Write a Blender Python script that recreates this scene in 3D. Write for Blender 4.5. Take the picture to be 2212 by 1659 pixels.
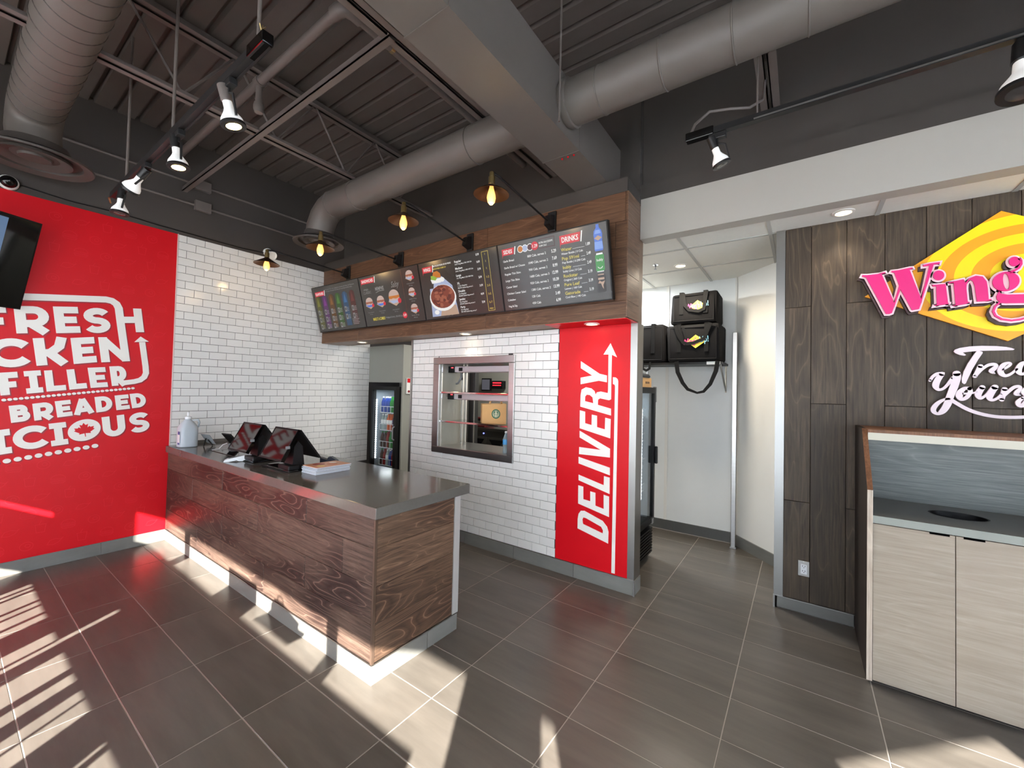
import bpy, bmesh, math, random
from mathutils import Vector, Matrix
from mathutils.geometry import tessellate_polygon

for o in list(bpy.data.objects):
    bpy.data.objects.remove(o, do_unlink=True)
scene = bpy.context.scene
COL = scene.collection
rnd = random.Random(7)

# ------------------------------------------------------------------ camera
IMG_W, IMG_H = 2212.0, 1659.0
FOC, PCX, PCY = 878.142, 1119.605, 822.241
cam_d = bpy.data.cameras.new('camera')
cam = bpy.data.objects.new('camera', cam_d)
COL.objects.link(cam)
cam_d.sensor_fit = 'HORIZONTAL'
cam_d.sensor_width = 36.0
cam_d.lens = FOC / IMG_W * 36.0
cam_d.shift_x = -(PCX - IMG_W / 2) / IMG_W
cam_d.shift_y = (PCY - IMG_H / 2) / IMG_W
cam_d.clip_start = 0.05
right = Vector((0.8207437511, 0.5708446914, 0.0227163623))
up = Vector((-0.0057383066, -0.0315234949, 0.9994865387))
fwd = Vector((-0.5712676840, 0.8204526845, 0.0225970296))
m = Matrix.Identity(4)
for i in range(3):
    m[i][0], m[i][1], m[i][2] = right[i], up[i], -fwd[i]
m[0][3], m[1][3], m[2][3] = 0.0, 0.0, 1.56
cam.matrix_world = m
scene.camera = cam

# ------------------------------------------------------------------ light and exposure
scene.view_settings.view_transform = 'Standard'
scene.view_settings.look = 'None'
scene.view_settings.gamma = 1.0
scene.view_settings.use_curve_mapping = False
scene.view_settings.exposure = 0.0
try:
    scene.cycles.use_denoising = True
    scene.cycles.sample_clamp_indirect = 6.0
    scene.cycles.sample_clamp_direct = 0.0
    scene.cycles.max_bounces = 10
    scene.cycles.diffuse_bounces = 5
    scene.cycles.glossy_bounces = 5
    scene.cycles.transmission_bounces = 6
    scene.cycles.transparent_max_bounces = 10
    scene.cycles.caustics_reflective = False
    scene.cycles.caustics_refractive = False
except Exception:
    pass

SKY = 6.0
SUN = 48.0
world = bpy.data.worlds.new('sky')
scene.world = world
world.use_nodes = True
wt = world.node_tree
wt.nodes.clear()
w_out = wt.nodes.new('ShaderNodeOutputWorld')
w_bg = wt.nodes.new('ShaderNodeBackground')
w_tc = wt.nodes.new('ShaderNodeTexCoord')
w_sp = wt.nodes.new('ShaderNodeSeparateXYZ')
w_rm = wt.nodes.new('ShaderNodeValToRGB')
w_rm.color_ramp.elements[0].position = 0.0
w_rm.color_ramp.elements[0].color = (0.95, 0.97, 1.0, 1)
w_rm.color_ramp.elements[1].position = 0.7
w_rm.color_ramp.elements[1].color = (0.42, 0.62, 1.0, 1)
wt.links.new(w_tc.outputs['Generated'], w_sp.inputs[0])
wt.links.new(w_sp.outputs['Z'], w_rm.inputs['Fac'])
wt.links.new(w_rm.outputs['Color'], w_bg.inputs['Color'])
w_bg.inputs['Strength'].default_value = SKY
wt.links.new(w_bg.outputs[0], w_out.inputs['Surface'])

sun_d = bpy.data.lights.new('sun', 'SUN')
sun_d.energy = SUN
sun_d.angle = math.radians(0.36)
sun_d.color = (1.0, 0.965, 0.90)
sun = bpy.data.objects.new('sun', sun_d)
COL.objects.link(sun)
SUN_DIR = Vector((-0.62, 1.0, -0.567)).normalized()
sun.rotation_euler = SUN_DIR.to_track_quat('-Z', 'Y').to_euler()
sun.location = (3, -6, 5)


# ------------------------------------------------------------------ helpers
def lin(c):
    return tuple(((x / 255) / 12.92 if x / 255 <= 0.04045 else ((x / 255 + 0.055) / 1.055) ** 2.4) for x in c)


def mat(name, rgb, rough=0.6, metal=0.0, emit=None, emit_s=0.0, spec=0.5, trans=0.0, coat=0.0, alpha=1.0, ior=1.45):
    m = bpy.data.materials.new(name)
    m.use_nodes = True
    b = m.node_tree.nodes['Principled BSDF']
    b.inputs['Base Color'].default_value = (*lin(rgb), 1)
    b.inputs['Roughness'].default_value = rough
    b.inputs['Metallic'].default_value = metal
    b.inputs['Specular IOR Level'].default_value = spec
    b.inputs['Transmission Weight'].default_value = trans
    b.inputs['Coat Weight'].default_value = coat
    b.inputs['Alpha'].default_value = alpha
    b.inputs['IOR'].default_value = ior
    if emit is not None:
        b.inputs['Emission Color'].default_value = (*lin(emit), 1)
        b.inputs['Emission Strength'].default_value = emit_s
    return m


def N(m, kind, **kw):
    n = m.node_tree.nodes.new(kind)
    for k, v in kw.items():
        setattr(n, k, v)
    return n


def mottle(m, amount=0.12, scale=6.0, stretch=(1, 1, 1), per_object=0.0, bump=0.0):
    """vary the base colour a little: noise, and a shade of its own for each object"""
    nt = m.node_tree
    b = nt.nodes['Principled BSDF']
    col = tuple(b.inputs['Base Color'].default_value)
    tc = N(m, 'ShaderNodeTexCoord')
    oi = N(m, 'ShaderNodeObjectInfo')
    vm = N(m, 'ShaderNodeVectorMath', operation='MULTIPLY')
    vm.inputs[1].default_value = stretch
    va = N(m, 'ShaderNodeVectorMath', operation='ADD')
    vs = N(m, 'ShaderNodeVectorMath', operation='SCALE')
    vs.inputs[0].default_value = (37.0, 61.0, 19.0)
    nt.links.new(oi.outputs['Random'], vs.inputs['Scale'])
    nt.links.new(tc.outputs['Object'], vm.inputs[0])
    nt.links.new(vm.outputs[0], va.inputs[0])
    nt.links.new(vs.outputs[0], va.inputs[1])
    nz = N(m, 'ShaderNodeTexNoise')
    nz.inputs['Scale'].default_value = scale
    nz.inputs['Detail'].default_value = 5.0
    nz.inputs['Roughness'].default_value = 0.6
    nt.links.new(va.outputs[0], nz.inputs['Vector'])
    mr = N(m, 'ShaderNodeMapRange')
    mr.inputs['From Min'].default_value = 0.25
    mr.inputs['From Max'].default_value = 0.75
    mr.inputs['To Min'].default_value = 1 - amount
    mr.inputs['To Max'].default_value = 1 + amount
    nt.links.new(nz.outputs[0], mr.inputs['Value'])
    m2 = N(m, 'ShaderNodeMapRange')
    m2.inputs['To Min'].default_value = 1 - per_object
    m2.inputs['To Max'].default_value = 1 + per_object
    nt.links.new(oi.outputs['Random'], m2.inputs['Value'])
    mu = N(m, 'ShaderNodeMath', operation='MULTIPLY')
    nt.links.new(mr.outputs[0], mu.inputs[0])
    nt.links.new(m2.outputs[0], mu.inputs[1])
    cs = N(m, 'ShaderNodeVectorMath', operation='SCALE')
    cs.inputs[0].default_value = col[:3]
    nt.links.new(mu.outputs[0], cs.inputs['Scale'])
    nt.links.new(cs.outputs[0], b.inputs['Base Color'])
    if bump:
        bp = N(m, 'ShaderNodeBump')
        bp.inputs['Strength'].default_value = bump
        bp.inputs['Distance'].default_value = 0.004
        nt.links.new(nz.outputs[0], bp.inputs['Height'])
        nt.links.new(bp.outputs[0], b.inputs['Normal'])
    return m


def wood(name, dark, mid, light, axis, rough=0.45, figure=8.0, fsc=3.0, vary=0.15, line=0.5):
    """laminate plank: contour-line figure running along the axis, fine fibre, a shift of its own for each plank"""
    m = bpy.data.materials.new(name)
    m.use_nodes = True
    nt = m.node_tree
    b = nt.nodes['Principled BSDF']
    b.inputs['Roughness'].default_value = rough
    b.inputs['Specular IOR Level'].default_value = .3
    tc = N(m, 'ShaderNodeTexCoord')
    oi = N(m, 'ShaderNodeObjectInfo')
    vs = N(m, 'ShaderNodeVectorMath', operation='SCALE')
    vs.inputs[0].default_value = (41.0, 73.0, 29.0)
    nt.links.new(oi.outputs['Random'], vs.inputs['Scale'])

    def coords(long, cross):
        s = [cross, cross, cross]
        s[axis] = long
        vm = N(m, 'ShaderNodeVectorMath', operation='MULTIPLY')
        vm.inputs[1].default_value = s
        va = N(m, 'ShaderNodeVectorMath', operation='ADD')
        nt.links.new(tc.outputs['Object'], vm.inputs[0])
        nt.links.new(vm.outputs[0], va.inputs[0])
        nt.links.new(vs.outputs[0], va.inputs[1])
        return va.outputs[0]
    n1 = N(m, 'ShaderNodeTexNoise')
    n1.inputs['Scale'].default_value = fsc
    n1.inputs['Detail'].default_value = 2.0
    n1.inputs['Distortion'].default_value = 0.35
    nt.links.new(coords(0.42, 2.4), n1.inputs['Vector'])
    k = N(m, 'ShaderNodeMath', operation='MULTIPLY')
    k.inputs[1].default_value = figure
    nt.links.new(n1.outputs[0], k.inputs[0])
    fr = N(m, 'ShaderNodeMath', operation='FRACT')
    nt.links.new(k.outputs[0], fr.inputs[0])
    r1 = N(m, 'ShaderNodeValToRGB')
    e = r1.color_ramp.elements
    e[0].position = 0.0
    e[0].color = (*lin(light), 1)
    e[1].position = 0.10
    e[1].color = (*lin(mid), 1)
    x = e.new(0.6)
    x.color = (*lin(dark), 1)
    x = e.new(0.95)
    x.color = (*lin(mid), 1)
    x = e.new(1.0)
    x.color = (*lin(light), 1)
    nt.links.new(fr.outputs[0], r1.inputs['Fac'])
    n2 = N(m, 'ShaderNodeTexNoise')
    n2.inputs['Scale'].default_value = 7.0
    n2.inputs['Detail'].default_value = 5.0
    n2.inputs['Roughness'].default_value = 0.7
    nt.links.new(coords(0.5, 14.0), n2.inputs['Vector'])
    r2 = N(m, 'ShaderNodeValToRGB')
    e = r2.color_ramp.elements
    e[0].position = 0.3
    e[0].color = (*lin(dark), 1)
    e[1].position = 0.72
    e[1].color = (*lin(light), 1)
    nt.links.new(n2.outputs[0], r2.inputs['Fac'])
    n3 = N(m, 'ShaderNodeTexNoise')
    n3.inputs['Scale'].default_value = 1.6
    n3.inputs['Detail'].default_value = 2.0
    nt.links.new(coords(0.8, 2.0), n3.inputs['Vector'])
    r3 = N(m, 'ShaderNodeMapRange')
    r3.inputs['From Min'].default_value = 0.42
    r3.inputs['From Max'].default_value = 0.58
    r3.inputs['To Min'].default_value = 0.15 * line
    r3.inputs['To Max'].default_value = 1.2 * line
    nt.links.new(n3.outputs[0], r3.inputs['Value'])
    mx = N(m, 'ShaderNodeMix', data_type='RGBA')
    nt.links.new(r3.outputs[0], mx.inputs[0])
    nt.links.new(r2.outputs['Color'], mx.inputs[6])
    nt.links.new(r1.outputs['Color'], mx.inputs[7])
    mr = N(m, 'ShaderNodeMapRange')
    mr.inputs['To Min'].default_value = 1 - vary
    mr.inputs['To Max'].default_value = 1 + vary
    nt.links.new(oi.outputs['Random'], mr.inputs['Value'])
    sc = N(m, 'ShaderNodeVectorMath', operation='SCALE')
    nt.links.new(mx.outputs[2], sc.inputs[0])
    nt.links.new(mr.outputs[0], sc.inputs['Scale'])
    nt.links.new(sc.outputs[0], b.inputs['Base Color'])
    bp = N(m, 'ShaderNodeBump')
    bp.inputs['Strength'].default_value = 0.25
    bp.inputs['Distance'].default_value = 0.002
    nt.links.new(n2.outputs[0], bp.inputs['Height'])
    nt.links.new(bp.outputs[0], b.inputs['Normal'])
    return m


class MB:
    """collects shapes in world coordinates; build() links them as ONE mesh object"""

    def __init__(self):
        self.v, self.f = [], []

    def add(self, vs, fs):
        n = len(self.v)
        self.v += [tuple(p) for p in vs]
        self.f += [tuple(i + n for i in q) for q in fs]
        return self

    def box(self, x0, x1, y0, y1, z0, z1):
        vs = [(x0, y0, z0), (x1, y0, z0), (x1, y1, z0), (x0, y1, z0), (x0, y0, z1), (x1, y0, z1), (x1, y1, z1), (x0, y1, z1)]
        return self.add(vs, [(0, 3, 2, 1), (4, 5, 6, 7), (0, 1, 5, 4), (1, 2, 6, 5), (2, 3, 7, 6), (3, 0, 4, 7)])

    def bbox(self, x0, x1, y0, y1, z0, z1, b=0.01):
        """box with chamfered edges"""
        b = min(b, (x1 - x0) * .45, (y1 - y0) * .45, (z1 - z0) * .45)
        bm = bmesh.new()
        vs = [bm.verts.new((x, y, z)) for z in (z0, z1) for y in (y0, y1) for x in (x0, x1)]
        for q in ((0, 2, 3, 1), (4, 5, 7, 6), (0, 1, 5, 4), (1, 3, 7, 5), (3, 2, 6, 7), (2, 0, 4, 6)):
            bm.faces.new([vs[i] for i in q])
        bmesh.ops.bevel(bm, geom=bm.edges[:], offset=b, segments=2, affect='EDGES', profile=0.5)
        bm.verts.index_update()
        self.add([v.co[:] for v in bm.verts], [[v.index for v in f.verts] for f in bm.faces])
        bm.free()
        return self

    def hexa(self, p):
        """eight corners: four of one side in a ring, then the four opposite"""
        return self.add(p, [(3, 2, 1, 0), (4, 5, 6, 7), (0, 1, 5, 4), (1, 2, 6, 5), (2, 3, 7, 6), (3, 0, 4, 7)])

    def lathe(self, prof, c=(0, 0, 0), axis=(0, 0, 1), n=24):
        """profile of (radius, height along the axis)"""
        a = Vector(axis).normalized()
        t = Vector((1, 0, 0)) if abs(a.x) < 0.9 else Vector((0, 1, 0))
        u = a.cross(t).normalized()
        w = a.cross(u)
        c = Vector(c)
        vs, fs = [], []
        for r, h in prof:
            for k in range(n):
                g = 2 * math.pi * k / n
                vs.append(c + a * h + u * (r * math.cos(g)) + w * (r * math.sin(g)))
        for i in range(len(prof) - 1):
            for k in range(n):
                k2 = (k + 1) % n
                fs.append((i * n + k, i * n + k2, (i + 1) * n + k2, (i + 1) * n + k))
        if prof[0][0] > 1e-6:
            fs.append(tuple(range(n))[::-1])
        if prof[-1][0] > 1e-6:
            fs.append(tuple((len(prof) - 1) * n + k for k in range(n)))
        return self.add(vs, fs)

    def tube(self, pts, r, n=10, cap=True):
        pts = [Vector(p) for p in pts]
        rs = r if isinstance(r, (list, tuple)) else [r] * len(pts)
        vs, fs = [], []
        d0 = (pts[1] - pts[0]).normalized()
        t = Vector((0, 0, 1)) if abs(d0.z) < 0.9 else Vector((1, 0, 0))
        u = d0.cross(t).normalized()
        for i, p in enumerate(pts):
            if i == 0:
                d = d0
            elif i == len(pts) - 1:
                d = (p - pts[i - 1]).normalized()
            else:
                d = ((p - pts[i - 1]).normalized() + (pts[i + 1] - p).normalized()).normalized()
            u = (u - d * u.dot(d)).normalized()
            w = d.cross(u)
            for k in range(n):
                g = 2 * math.pi * k / n
                vs.append(p + u * (rs[i] * math.cos(g)) + w * (rs[i] * math.sin(g)))
        for i in range(len(pts) - 1):
            for k in range(n):
                k2 = (k + 1) % n
                fs.append((i * n + k, i * n + k2, (i + 1) * n + k2, (i + 1) * n + k))
        if cap:
            fs.append(tuple(range(n))[::-1])
            fs.append(tuple((len(pts) - 1) * n + k for k in range(n)))
        return self.add(vs, fs)

    def prism(self, poly, fm, t0, t1, holes=()):
        """outline in the plane, mapped by fm(u, v, w), thick from w=t0 to w=t1"""
        loops = [list(poly)] + [list(h) for h in holes]
        tri = tessellate_polygon([[Vector((p[0], p[1], 0)) for p in l] for l in loops])
        flat = [p for l in loops for p in l]
        n = len(flat)
        vs = [fm(p[0], p[1], t1) for p in flat] + [fm(p[0], p[1], t0) for p in flat]
        fs = [tuple(q) for q in tri]
        fs += [tuple(i + n for i in reversed(q)) for q in tri]
        s = 0
        for l in loops:
            k = len(l)
            for i in range(k):
                j = (i + 1) % k
                fs.append((s + i, s + j, s + j + n, s + i + n))
            s += k
        return self.add(vs, fs)

    def ribbon(self, path, hw, fm, t0, t1, closed=False):
        """stroke of half-width hw (a number or one per point) along a plane path"""
        P = [Vector((p[0], p[1])) for p in path]
        n = len(P)
        hs = hw if isinstance(hw, (list, tuple)) else [hw] * n
        L, Rr = [], []
        for i in range(n):
            if closed:
                a, b = P[i] - P[i - 1], P[(i + 1) % n] - P[i]
            else:
                a = P[i] - P[i - 1] if i else P[1] - P[0]
                b = P[i + 1] - P[i] if i < n - 1 else a
            a.normalize()
            b.normalize()
            t = (a + b)
            if t.length < 1e-6:
                t = a.copy()
            t.normalize()
            nn = Vector((-t.y, t.x))
            c = max(0.35, nn.dot(Vector((-a.y, a.x))))
            L.append(P[i] + nn * (hs[i] / c))
            Rr.append(P[i] - nn * (hs[i] / c))
        m = n if closed else n - 1
        vs = []
        for w in (t1, t0):
            for i in range(n):
                vs.append(fm(L[i].x, L[i].y, w))
                vs.append(fm(Rr[i].x, Rr[i].y, w))
        fs = []
        o = 2 * n
        for i in range(m):
            j = (i + 1) % n
            fs.append((2 * i, 2 * i + 1, 2 * j + 1, 2 * j))
            fs.append((o + 2 * j, o + 2 * j + 1, o + 2 * i + 1, o + 2 * i))
            fs.append((2 * j, o + 2 * j, o + 2 * i, 2 * i))
            fs.append((2 * i + 1, o + 2 * i + 1, o + 2 * j + 1, 2 * j + 1))
        if not closed:
            fs.append((0, o, o + 1, 1))
            fs.append((2 * n - 2, 2 * n - 1, o + 2 * n - 1, o + 2 * n - 2))
        return self.add(vs, fs)

    def build(self, name, material, parent=None, smooth=False, fix=True, origin=None):
        off = Vector((0, 0, 0))
        p = parent
        while p is not None:
            off += Vector(p.location)
            p = p.parent
        org = Vector(origin) if origin is not None else off
        me = bpy.data.meshes.new(name)
        me.from_pydata([Vector(q) - org for q in self.v], [], self.f)
        if fix:
            bm = bmesh.new()
            bm.from_mesh(me)
            bmesh.ops.recalc_face_normals(bm, faces=bm.faces[:])
            bm.to_mesh(me)
            bm.free()
        me.materials.append(material)
        if smooth:
            me.polygons.foreach_set('use_smooth', [True] * len(me.polygons))
            me.set_sharp_from_angle(angle=math.radians(38))
        me.update()
        o = bpy.data.objects.new(name, me)
        COL.objects.link(o)
        if parent is not None:
            o.parent = parent
        if origin is not None:
            o.location = org - off
        return o


def tag(o, label=None, cat=None, group=None, kind=None):
    if label:
        o['label'] = label
    if cat:
        o['category'] = cat
    if group:
        o['group'] = group
    if kind:
        o['kind'] = kind
    return o


def thing(name, label, cat, loc=(0, 0, 0), group=None):
    o = bpy.data.objects.new(name, None)
    o.empty_display_size = 0.1
    COL.objects.link(o)
    o.location = loc
    return tag(o, label, cat, group)


def struct(name, mb, material, label=None, smooth=False):
    o = mb.build(name, material, None, smooth)
    return tag(o, label, kind='structure')


def copy_tree(o, parent=None):
    c = o.copy()
    COL.objects.link(c)
    if parent is not None:
        c.parent = parent
    for ch in list(o.children):
        copy_tree(ch, c)
    return c


def lamp(name, kind, loc, energy, color=(1, 0.8, 0.55), size=0.03, direction=(0, 0, -1), angle=90, blend=0.6):
    d = bpy.data.lights.new(name, kind)
    d.energy = energy
    d.color = color
    if kind == 'AREA':
        d.shape = 'DISK'
        d.size = size
    else:
        d.shadow_soft_size = size
    if kind == 'SPOT':
        d.spot_size = math.radians(angle)
        d.spot_blend = blend
    o = bpy.data.objects.new(name, d)
    COL.objects.link(o)
    o.location = loc
    o.rotation_euler = Vector(direction).to_track_quat('-Z', 'Y').to_euler()
    return o


PANELS = {}


def panel_mesh(w, h, t, bevel, material):
    """a flat piece: origin at its lower left back corner, face towards -Y, chamfered front edge; shared by equal pieces"""
    key = (round(w, 4), round(h, 4), round(t, 4), bevel, material.name)
    if key in PANELS:
        return PANELS[key]
    b = bevel
    vs = [(0, 0, 0), (w, 0, 0), (w, 0, h), (0, 0, h),
          (0, -t + b, 0), (w, -t + b, 0), (w, -t + b, h), (0, -t + b, h),
          (b, -t, b), (w - b, -t, b), (w - b, -t, h - b), (b, -t, h - b)]
    fs = [(0, 1, 5, 4), (1, 2, 6, 5), (2, 3, 7, 6), (3, 0, 4, 7),
          (4, 5, 9, 8), (5, 6, 10, 9), (6, 7, 11, 10), (7, 4, 8, 11), (8, 9, 10, 11)]
    me = bpy.data.meshes.new('piece')
    me.from_pydata(vs, [], fs)
    me.materials.append(material)
    me.update()
    PANELS[key] = me
    return me


ROT = {'-Y': 0.0, '+X': math.pi / 2, '-X': -math.pi / 2}


def piece(name, parent, w, h, t, bevel, material, loc, face='-Y', rot=None):
    o = bpy.data.objects.new(name, panel_mesh(w, h, t, bevel, material))
    COL.objects.link(o)
    o.parent = parent
    off = Vector((0, 0, 0))
    p = parent
    while p is not None:
        off += Vector(p.location)
        p = p.parent
    o.location = Vector(loc) - off
    o.rotation_euler = rot if rot is not None else (0, 0, ROT[face])
    return o


def text2d(s, size, bold=0.0, shear=0.0, align='LEFT', space=1.0):
    c = bpy.data.curves.new('t', 'FONT')
    c.body = s
    c.size = size
    c.offset = bold * size
    c.shear = shear
    c.align_x = align
    c.space_character = space
    c.resolution_u = 2
    o = bpy.data.objects.new('t', c)
    me = o.to_mesh()
    vs = [(v.co.x, v.co.y) for v in me.vertices]
    fs = [tuple(p.vertices) for p in me.polygons]
    o.to_mesh_clear()
    bpy.data.objects.remove(o)
    bpy.data.curves.remove(c)
    return vs, fs


def put_text(mb, s, u, v, size, fm, w, bold=0.0, shear=0.0, align='LEFT', fit=None, space=1.0, rot=0.0):
    vs, fs = text2d(s, size, bold, shear, align, space)
    if not vs:
        return
    k = 1.0
    if fit:
        wd = max(p[0] for p in vs) - min(p[0] for p in vs)
        k = fit / wd
    c, sn = math.cos(rot), math.sin(rot)
    mb.add([fm(u + p[0] * k * c - p[1] * sn, v + p[0] * k * sn + p[1] * c, w) for p in vs], fs)


def arc(cx, cy, rx, ry, a0, a1, n=10):
    return [(cx + rx * math.cos(math.radians(a0 + (a1 - a0) * k / n)), cy + ry * math.sin(math.radians(a0 + (a1 - a0) * k / n))) for k in range(n + 1)]


def glyph(ch, w, h, t):
    """block letter as strokes: list of (path, closed); outside size w x h, stroke t"""
    a = t / 2
    if ch == 'F':
        return [([(a, 0), (a, h - a), (w, h - a)], 0), ([(a, h * .45), (w * .88, h * .45)], 0)]
    if ch == 'E':
        return [([(w, h - a), (a, h - a), (a, a), (w, a)], 0), ([(a, h * .5), (w * .9, h * .5)], 0)]
    if ch == 'L':
        return [([(a, h), (a, a), (w, a)], 0)]
    if ch == 'J':
        return [([(a, h), (a, a), (w, a)], 0)]
    if ch == 'I':      # with slab ends
        return [([(w / 2, 0), (w / 2, h)], 0), ([(0, a * .85), (w, a * .85)], 0), ([(0, h - a * .85), (w, h - a * .85)], 0)]
    if ch == 'H':
        return [([(a, 0), (a, h)], 0), ([(w - a, 0), (w - a, h)], 0), ([(a, h / 2), (w - a, h / 2)], 0)]
    if ch == 'N':
        return [([(a, 0), (a, h)], 0), ([(w - a, 0), (w - a, h)], 0), ([(a * .9, h - a * .6), (w - a * .9, a * .6)], 0)]
    if ch == 'R':
        m_ = h * .36
        r = (h - a - m_) / 2
        return [([(a, 0), (a, h)], 0), ([(a, h - a), (w * .52, h - a)] + arc(w * .52, m_ + r, w * .48 - a - w * .04, r, 90, -90)[1:] + [(a, m_)], 0), ([(w * .42, m_), (w - a * 1.1, 0)], 0)]
    if ch == 'B':
        m_ = h * .52
        r1, r2 = (h - a - m_) / 2, (m_ - a) / 2
        return [([(a, 0), (a, h)], 0), ([(a, h - a), (w * .55, h - a)] + arc(w * .55, m_ + r1, w * .36 - a, r1, 90, -90)[1:] + [(a, m_)], 0),
                ([(a, m_), (w * .58, m_)] + arc(w * .58, a + r2, w * .42 - a, r2, 90, -90)[1:] + [(a, a)], 0)]
    if ch == 'D':
        r = h / 2 - a
        return [([(a, 0), (a, h)], 0), ([(a, h - a), (w * .42, h - a)] + arc(w * .42, h / 2, w * .58 - a, r, 90, -90, 16)[1:] + [(a, a)], 0)]
    if ch == 'C':
        return [(arc(w * .5, h / 2, w * .5 - a, h / 2 - a, 38, 322, 24), 0)]
    if ch == 'O':
        return [(arc(w / 2, h / 2, w / 2 - a, h / 2 - a, 0, 345, 23), 1)]
    if ch == 'U':
        return [([(a, h), (a, h * .42)] + arc(w / 2, h * .42, w / 2 - a, h * .42 - a, 180, 360, 14)[1:] + [(w - a, h)], 0)]
    if ch == 'S':
        r = (h - t) / 4
        top = arc(w * .52, h - a - r, w * .48 - a, r, 25, 270, 16)
        bot = arc(w * .48, a + r, w * .48 - a, r, 90, -155, 16)
        return [(top + bot[1:], 0)]
    if ch == 'A':
        return [([(a * 1.1, 0), (w / 2, h - a * .2)], 0), ([(w - a * 1.1, 0), (w / 2, h - a * .2)], 0), ([(w * .22, h * .27), (w * .78, h * .27)], 0)]
    if ch == 'K':
        return [([(a, 0), (a, h)], 0), ([(a, h * .45), (w * .45, h * .45), (w * .72, h * .66), (w - a * 1.1, h)], 0), ([(w * .36, h * .5), (w - a * 1.2, 0)], 0)]
    return []


# ------------------------------------------------------------------ materials
M_dark = mottle(mat('dark_paint', (70, 64, 60), 0.55, spec=.3), 0.05, 3)
M_deck = mottle(mat('deck_paint', (86, 78, 73), 0.6, spec=.3), 0.08, 3)
M_steelp = mottle(mat('joist_paint', (98, 89, 84), 0.5), 0.06, 5)
M_duct = mottle(mat('duct_paint', (94, 87, 81), 0.5), 0.06, 4)
M_white = mottle(mat('white_paint', (234, 232, 226), 0.6), 0.02, 2)
M_band = mottle(mat('soffit_paint', (168, 162, 152), 0.55), 0.02, 2)
M_grey = mottle(mat('grey_wall', (142, 142, 134), 0.6), 0.03, 2)
M_frp = mottle(mat('white_panel', (236, 238, 236), 0.35), 0.02, 3)
M_tile = mottle(mat('glazed_tile', (228, 226, 222), 0.16), 0.02, 3, per_object=0.035)
M_grout = mat('dark_grout', (74, 70, 70), 0.9)
M_floor = mottle(mat('porcelain', (90, 84, 77), 0.3), 0.3, 2.2, (0.7, 1, 4.5), per_object=0.07, bump=0.06)
M_fgrout = mat('floor_grout', (164, 156, 147), 0.85)
M_base = mottle(mat('base_tile', (112, 111, 106), 0.4), 0.14, 4, (1, 1, 3), per_object=0.06)
M_red = mottle(mat('red_vinyl', (200, 14, 26), 0.4, spec=.25), 0.02, 2)
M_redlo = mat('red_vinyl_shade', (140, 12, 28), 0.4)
M_redhi = mat('red_vinyl_line', (210, 30, 40), 0.4, spec=.25)
M_letter = mat('white_vinyl', (240, 236, 228), 0.4)
M_ss = mottle(mat('stainless', (176, 174, 170), 0.28, 1.0), 0.05, 3, (1, 1, 18))
M_ssd = mat('stainless_dark', (150, 148, 145), 0.32, 1.0)
M_chrome = mat('chrome', (225, 225, 225), 0.08, 1.0)
M_black = mat('black_plastic', (15, 15, 16), 0.45, spec=.3)
M_blackg = mat('black_gloss', (10, 10, 11), 0.06, spec=0.6)
M_blackm = mat('black_metal', (22, 21, 21), 0.45)
M_ceilt = mottle(mat('ceiling_tile', (232, 229, 220), 0.85), 0.02, 40)
M_tbar = mat('ceiling_grid', (176, 174, 168), 0.5)
M_cw = wood('counter_wood', (36, 26, 23), (58, 43, 38), (112, 91, 78), 0, 0.42, 19, 2.4, 0.12, 0.8)
M_cwy = wood('counter_wood_lit_end', (46, 33, 27), (76, 56, 45), (130, 103, 82), 0, 0.42, 19, 2.4, 0.15, 0.65)  # same wood made lighter to stand in for light on the end
M_bw = wood('bulkhead_wood', (64, 42, 30), (90, 62, 45), (114, 84, 62), 0, 0.42, 9, 3.0)
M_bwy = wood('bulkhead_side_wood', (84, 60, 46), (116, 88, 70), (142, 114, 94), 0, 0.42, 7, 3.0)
M_ww = wood('wall_wood', (50, 41, 33), (68, 57, 46), (96, 82, 66), 2, 0.5, 8, 2.6)
M_cab = wood('cabinet_wood', (140, 126, 110), (154, 141, 125), (167, 154, 138), 0, 0.5, 9, 2.0, 0.03, 0.4)
M_cabz = wood('cabinet_edge_wood', (150, 134, 118), (184, 168, 150), (206, 192, 174), 2, 0.5, 6, 2.4, 0.03, 0.4)
M_cabd = wood('cabinet_back_wood', (96, 100, 100), (122, 126, 124), (146, 148, 144), 0, 0.45, 6, 2.4, 0.03, 0.45)
M_cabs = wood('cabinet_brown_wood', (90, 58, 40), (120, 80, 56), (140, 98, 70), 2, 0.45, 6, 2.4, 0.03, 0.4)
M_top = mottle(mat('quartz', (92, 89, 84), 0.12), 0.05, 60)
M_cabtop = mottle(mat('cabinet_quartz', (100, 95, 88), 0.3), 0.05, 60)
M_film = bpy.data.materials.new('added_light_film')  # added unseen film: masks the sun and glows as diffuse fill
M_film.use_nodes = True
_nt = M_film.node_tree
_nt.nodes.clear()
_o = _nt.nodes.new('ShaderNodeOutputMaterial')
_a = _nt.nodes.new('ShaderNodeBsdfTranslucent')
_a.inputs['Color'].default_value = (0.42, 0.46, 0.5, 1)
_b = _nt.nodes.new('ShaderNodeBsdfDiffuse')
_b.inputs['Color'].default_value = (0.5, 0.5, 0.5, 1)
_m = _nt.nodes.new('ShaderNodeAddShader')
_nt.links.new(_a.outputs[0], _m.inputs[0])
_nt.links.new(_b.outputs[0], _m.inputs[1])
_nt.links.new(_m.outputs[0], _o.inputs['Surface'])
M_film2 = M_film.copy()
M_film2.name = 'added_bright_film'
M_film2.node_tree.nodes['Translucent BSDF'].inputs['Color'].default_value = (.6, .64, .68, 1)  # more translucent, so the side film brightens the room
M_alu = mat('dark_aluminium', (50, 48, 46), 0.4, 0.6)
M_pave = mottle(mat('concrete_paving', (168, 164, 156), 0.9), 0.06, 3)

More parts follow.
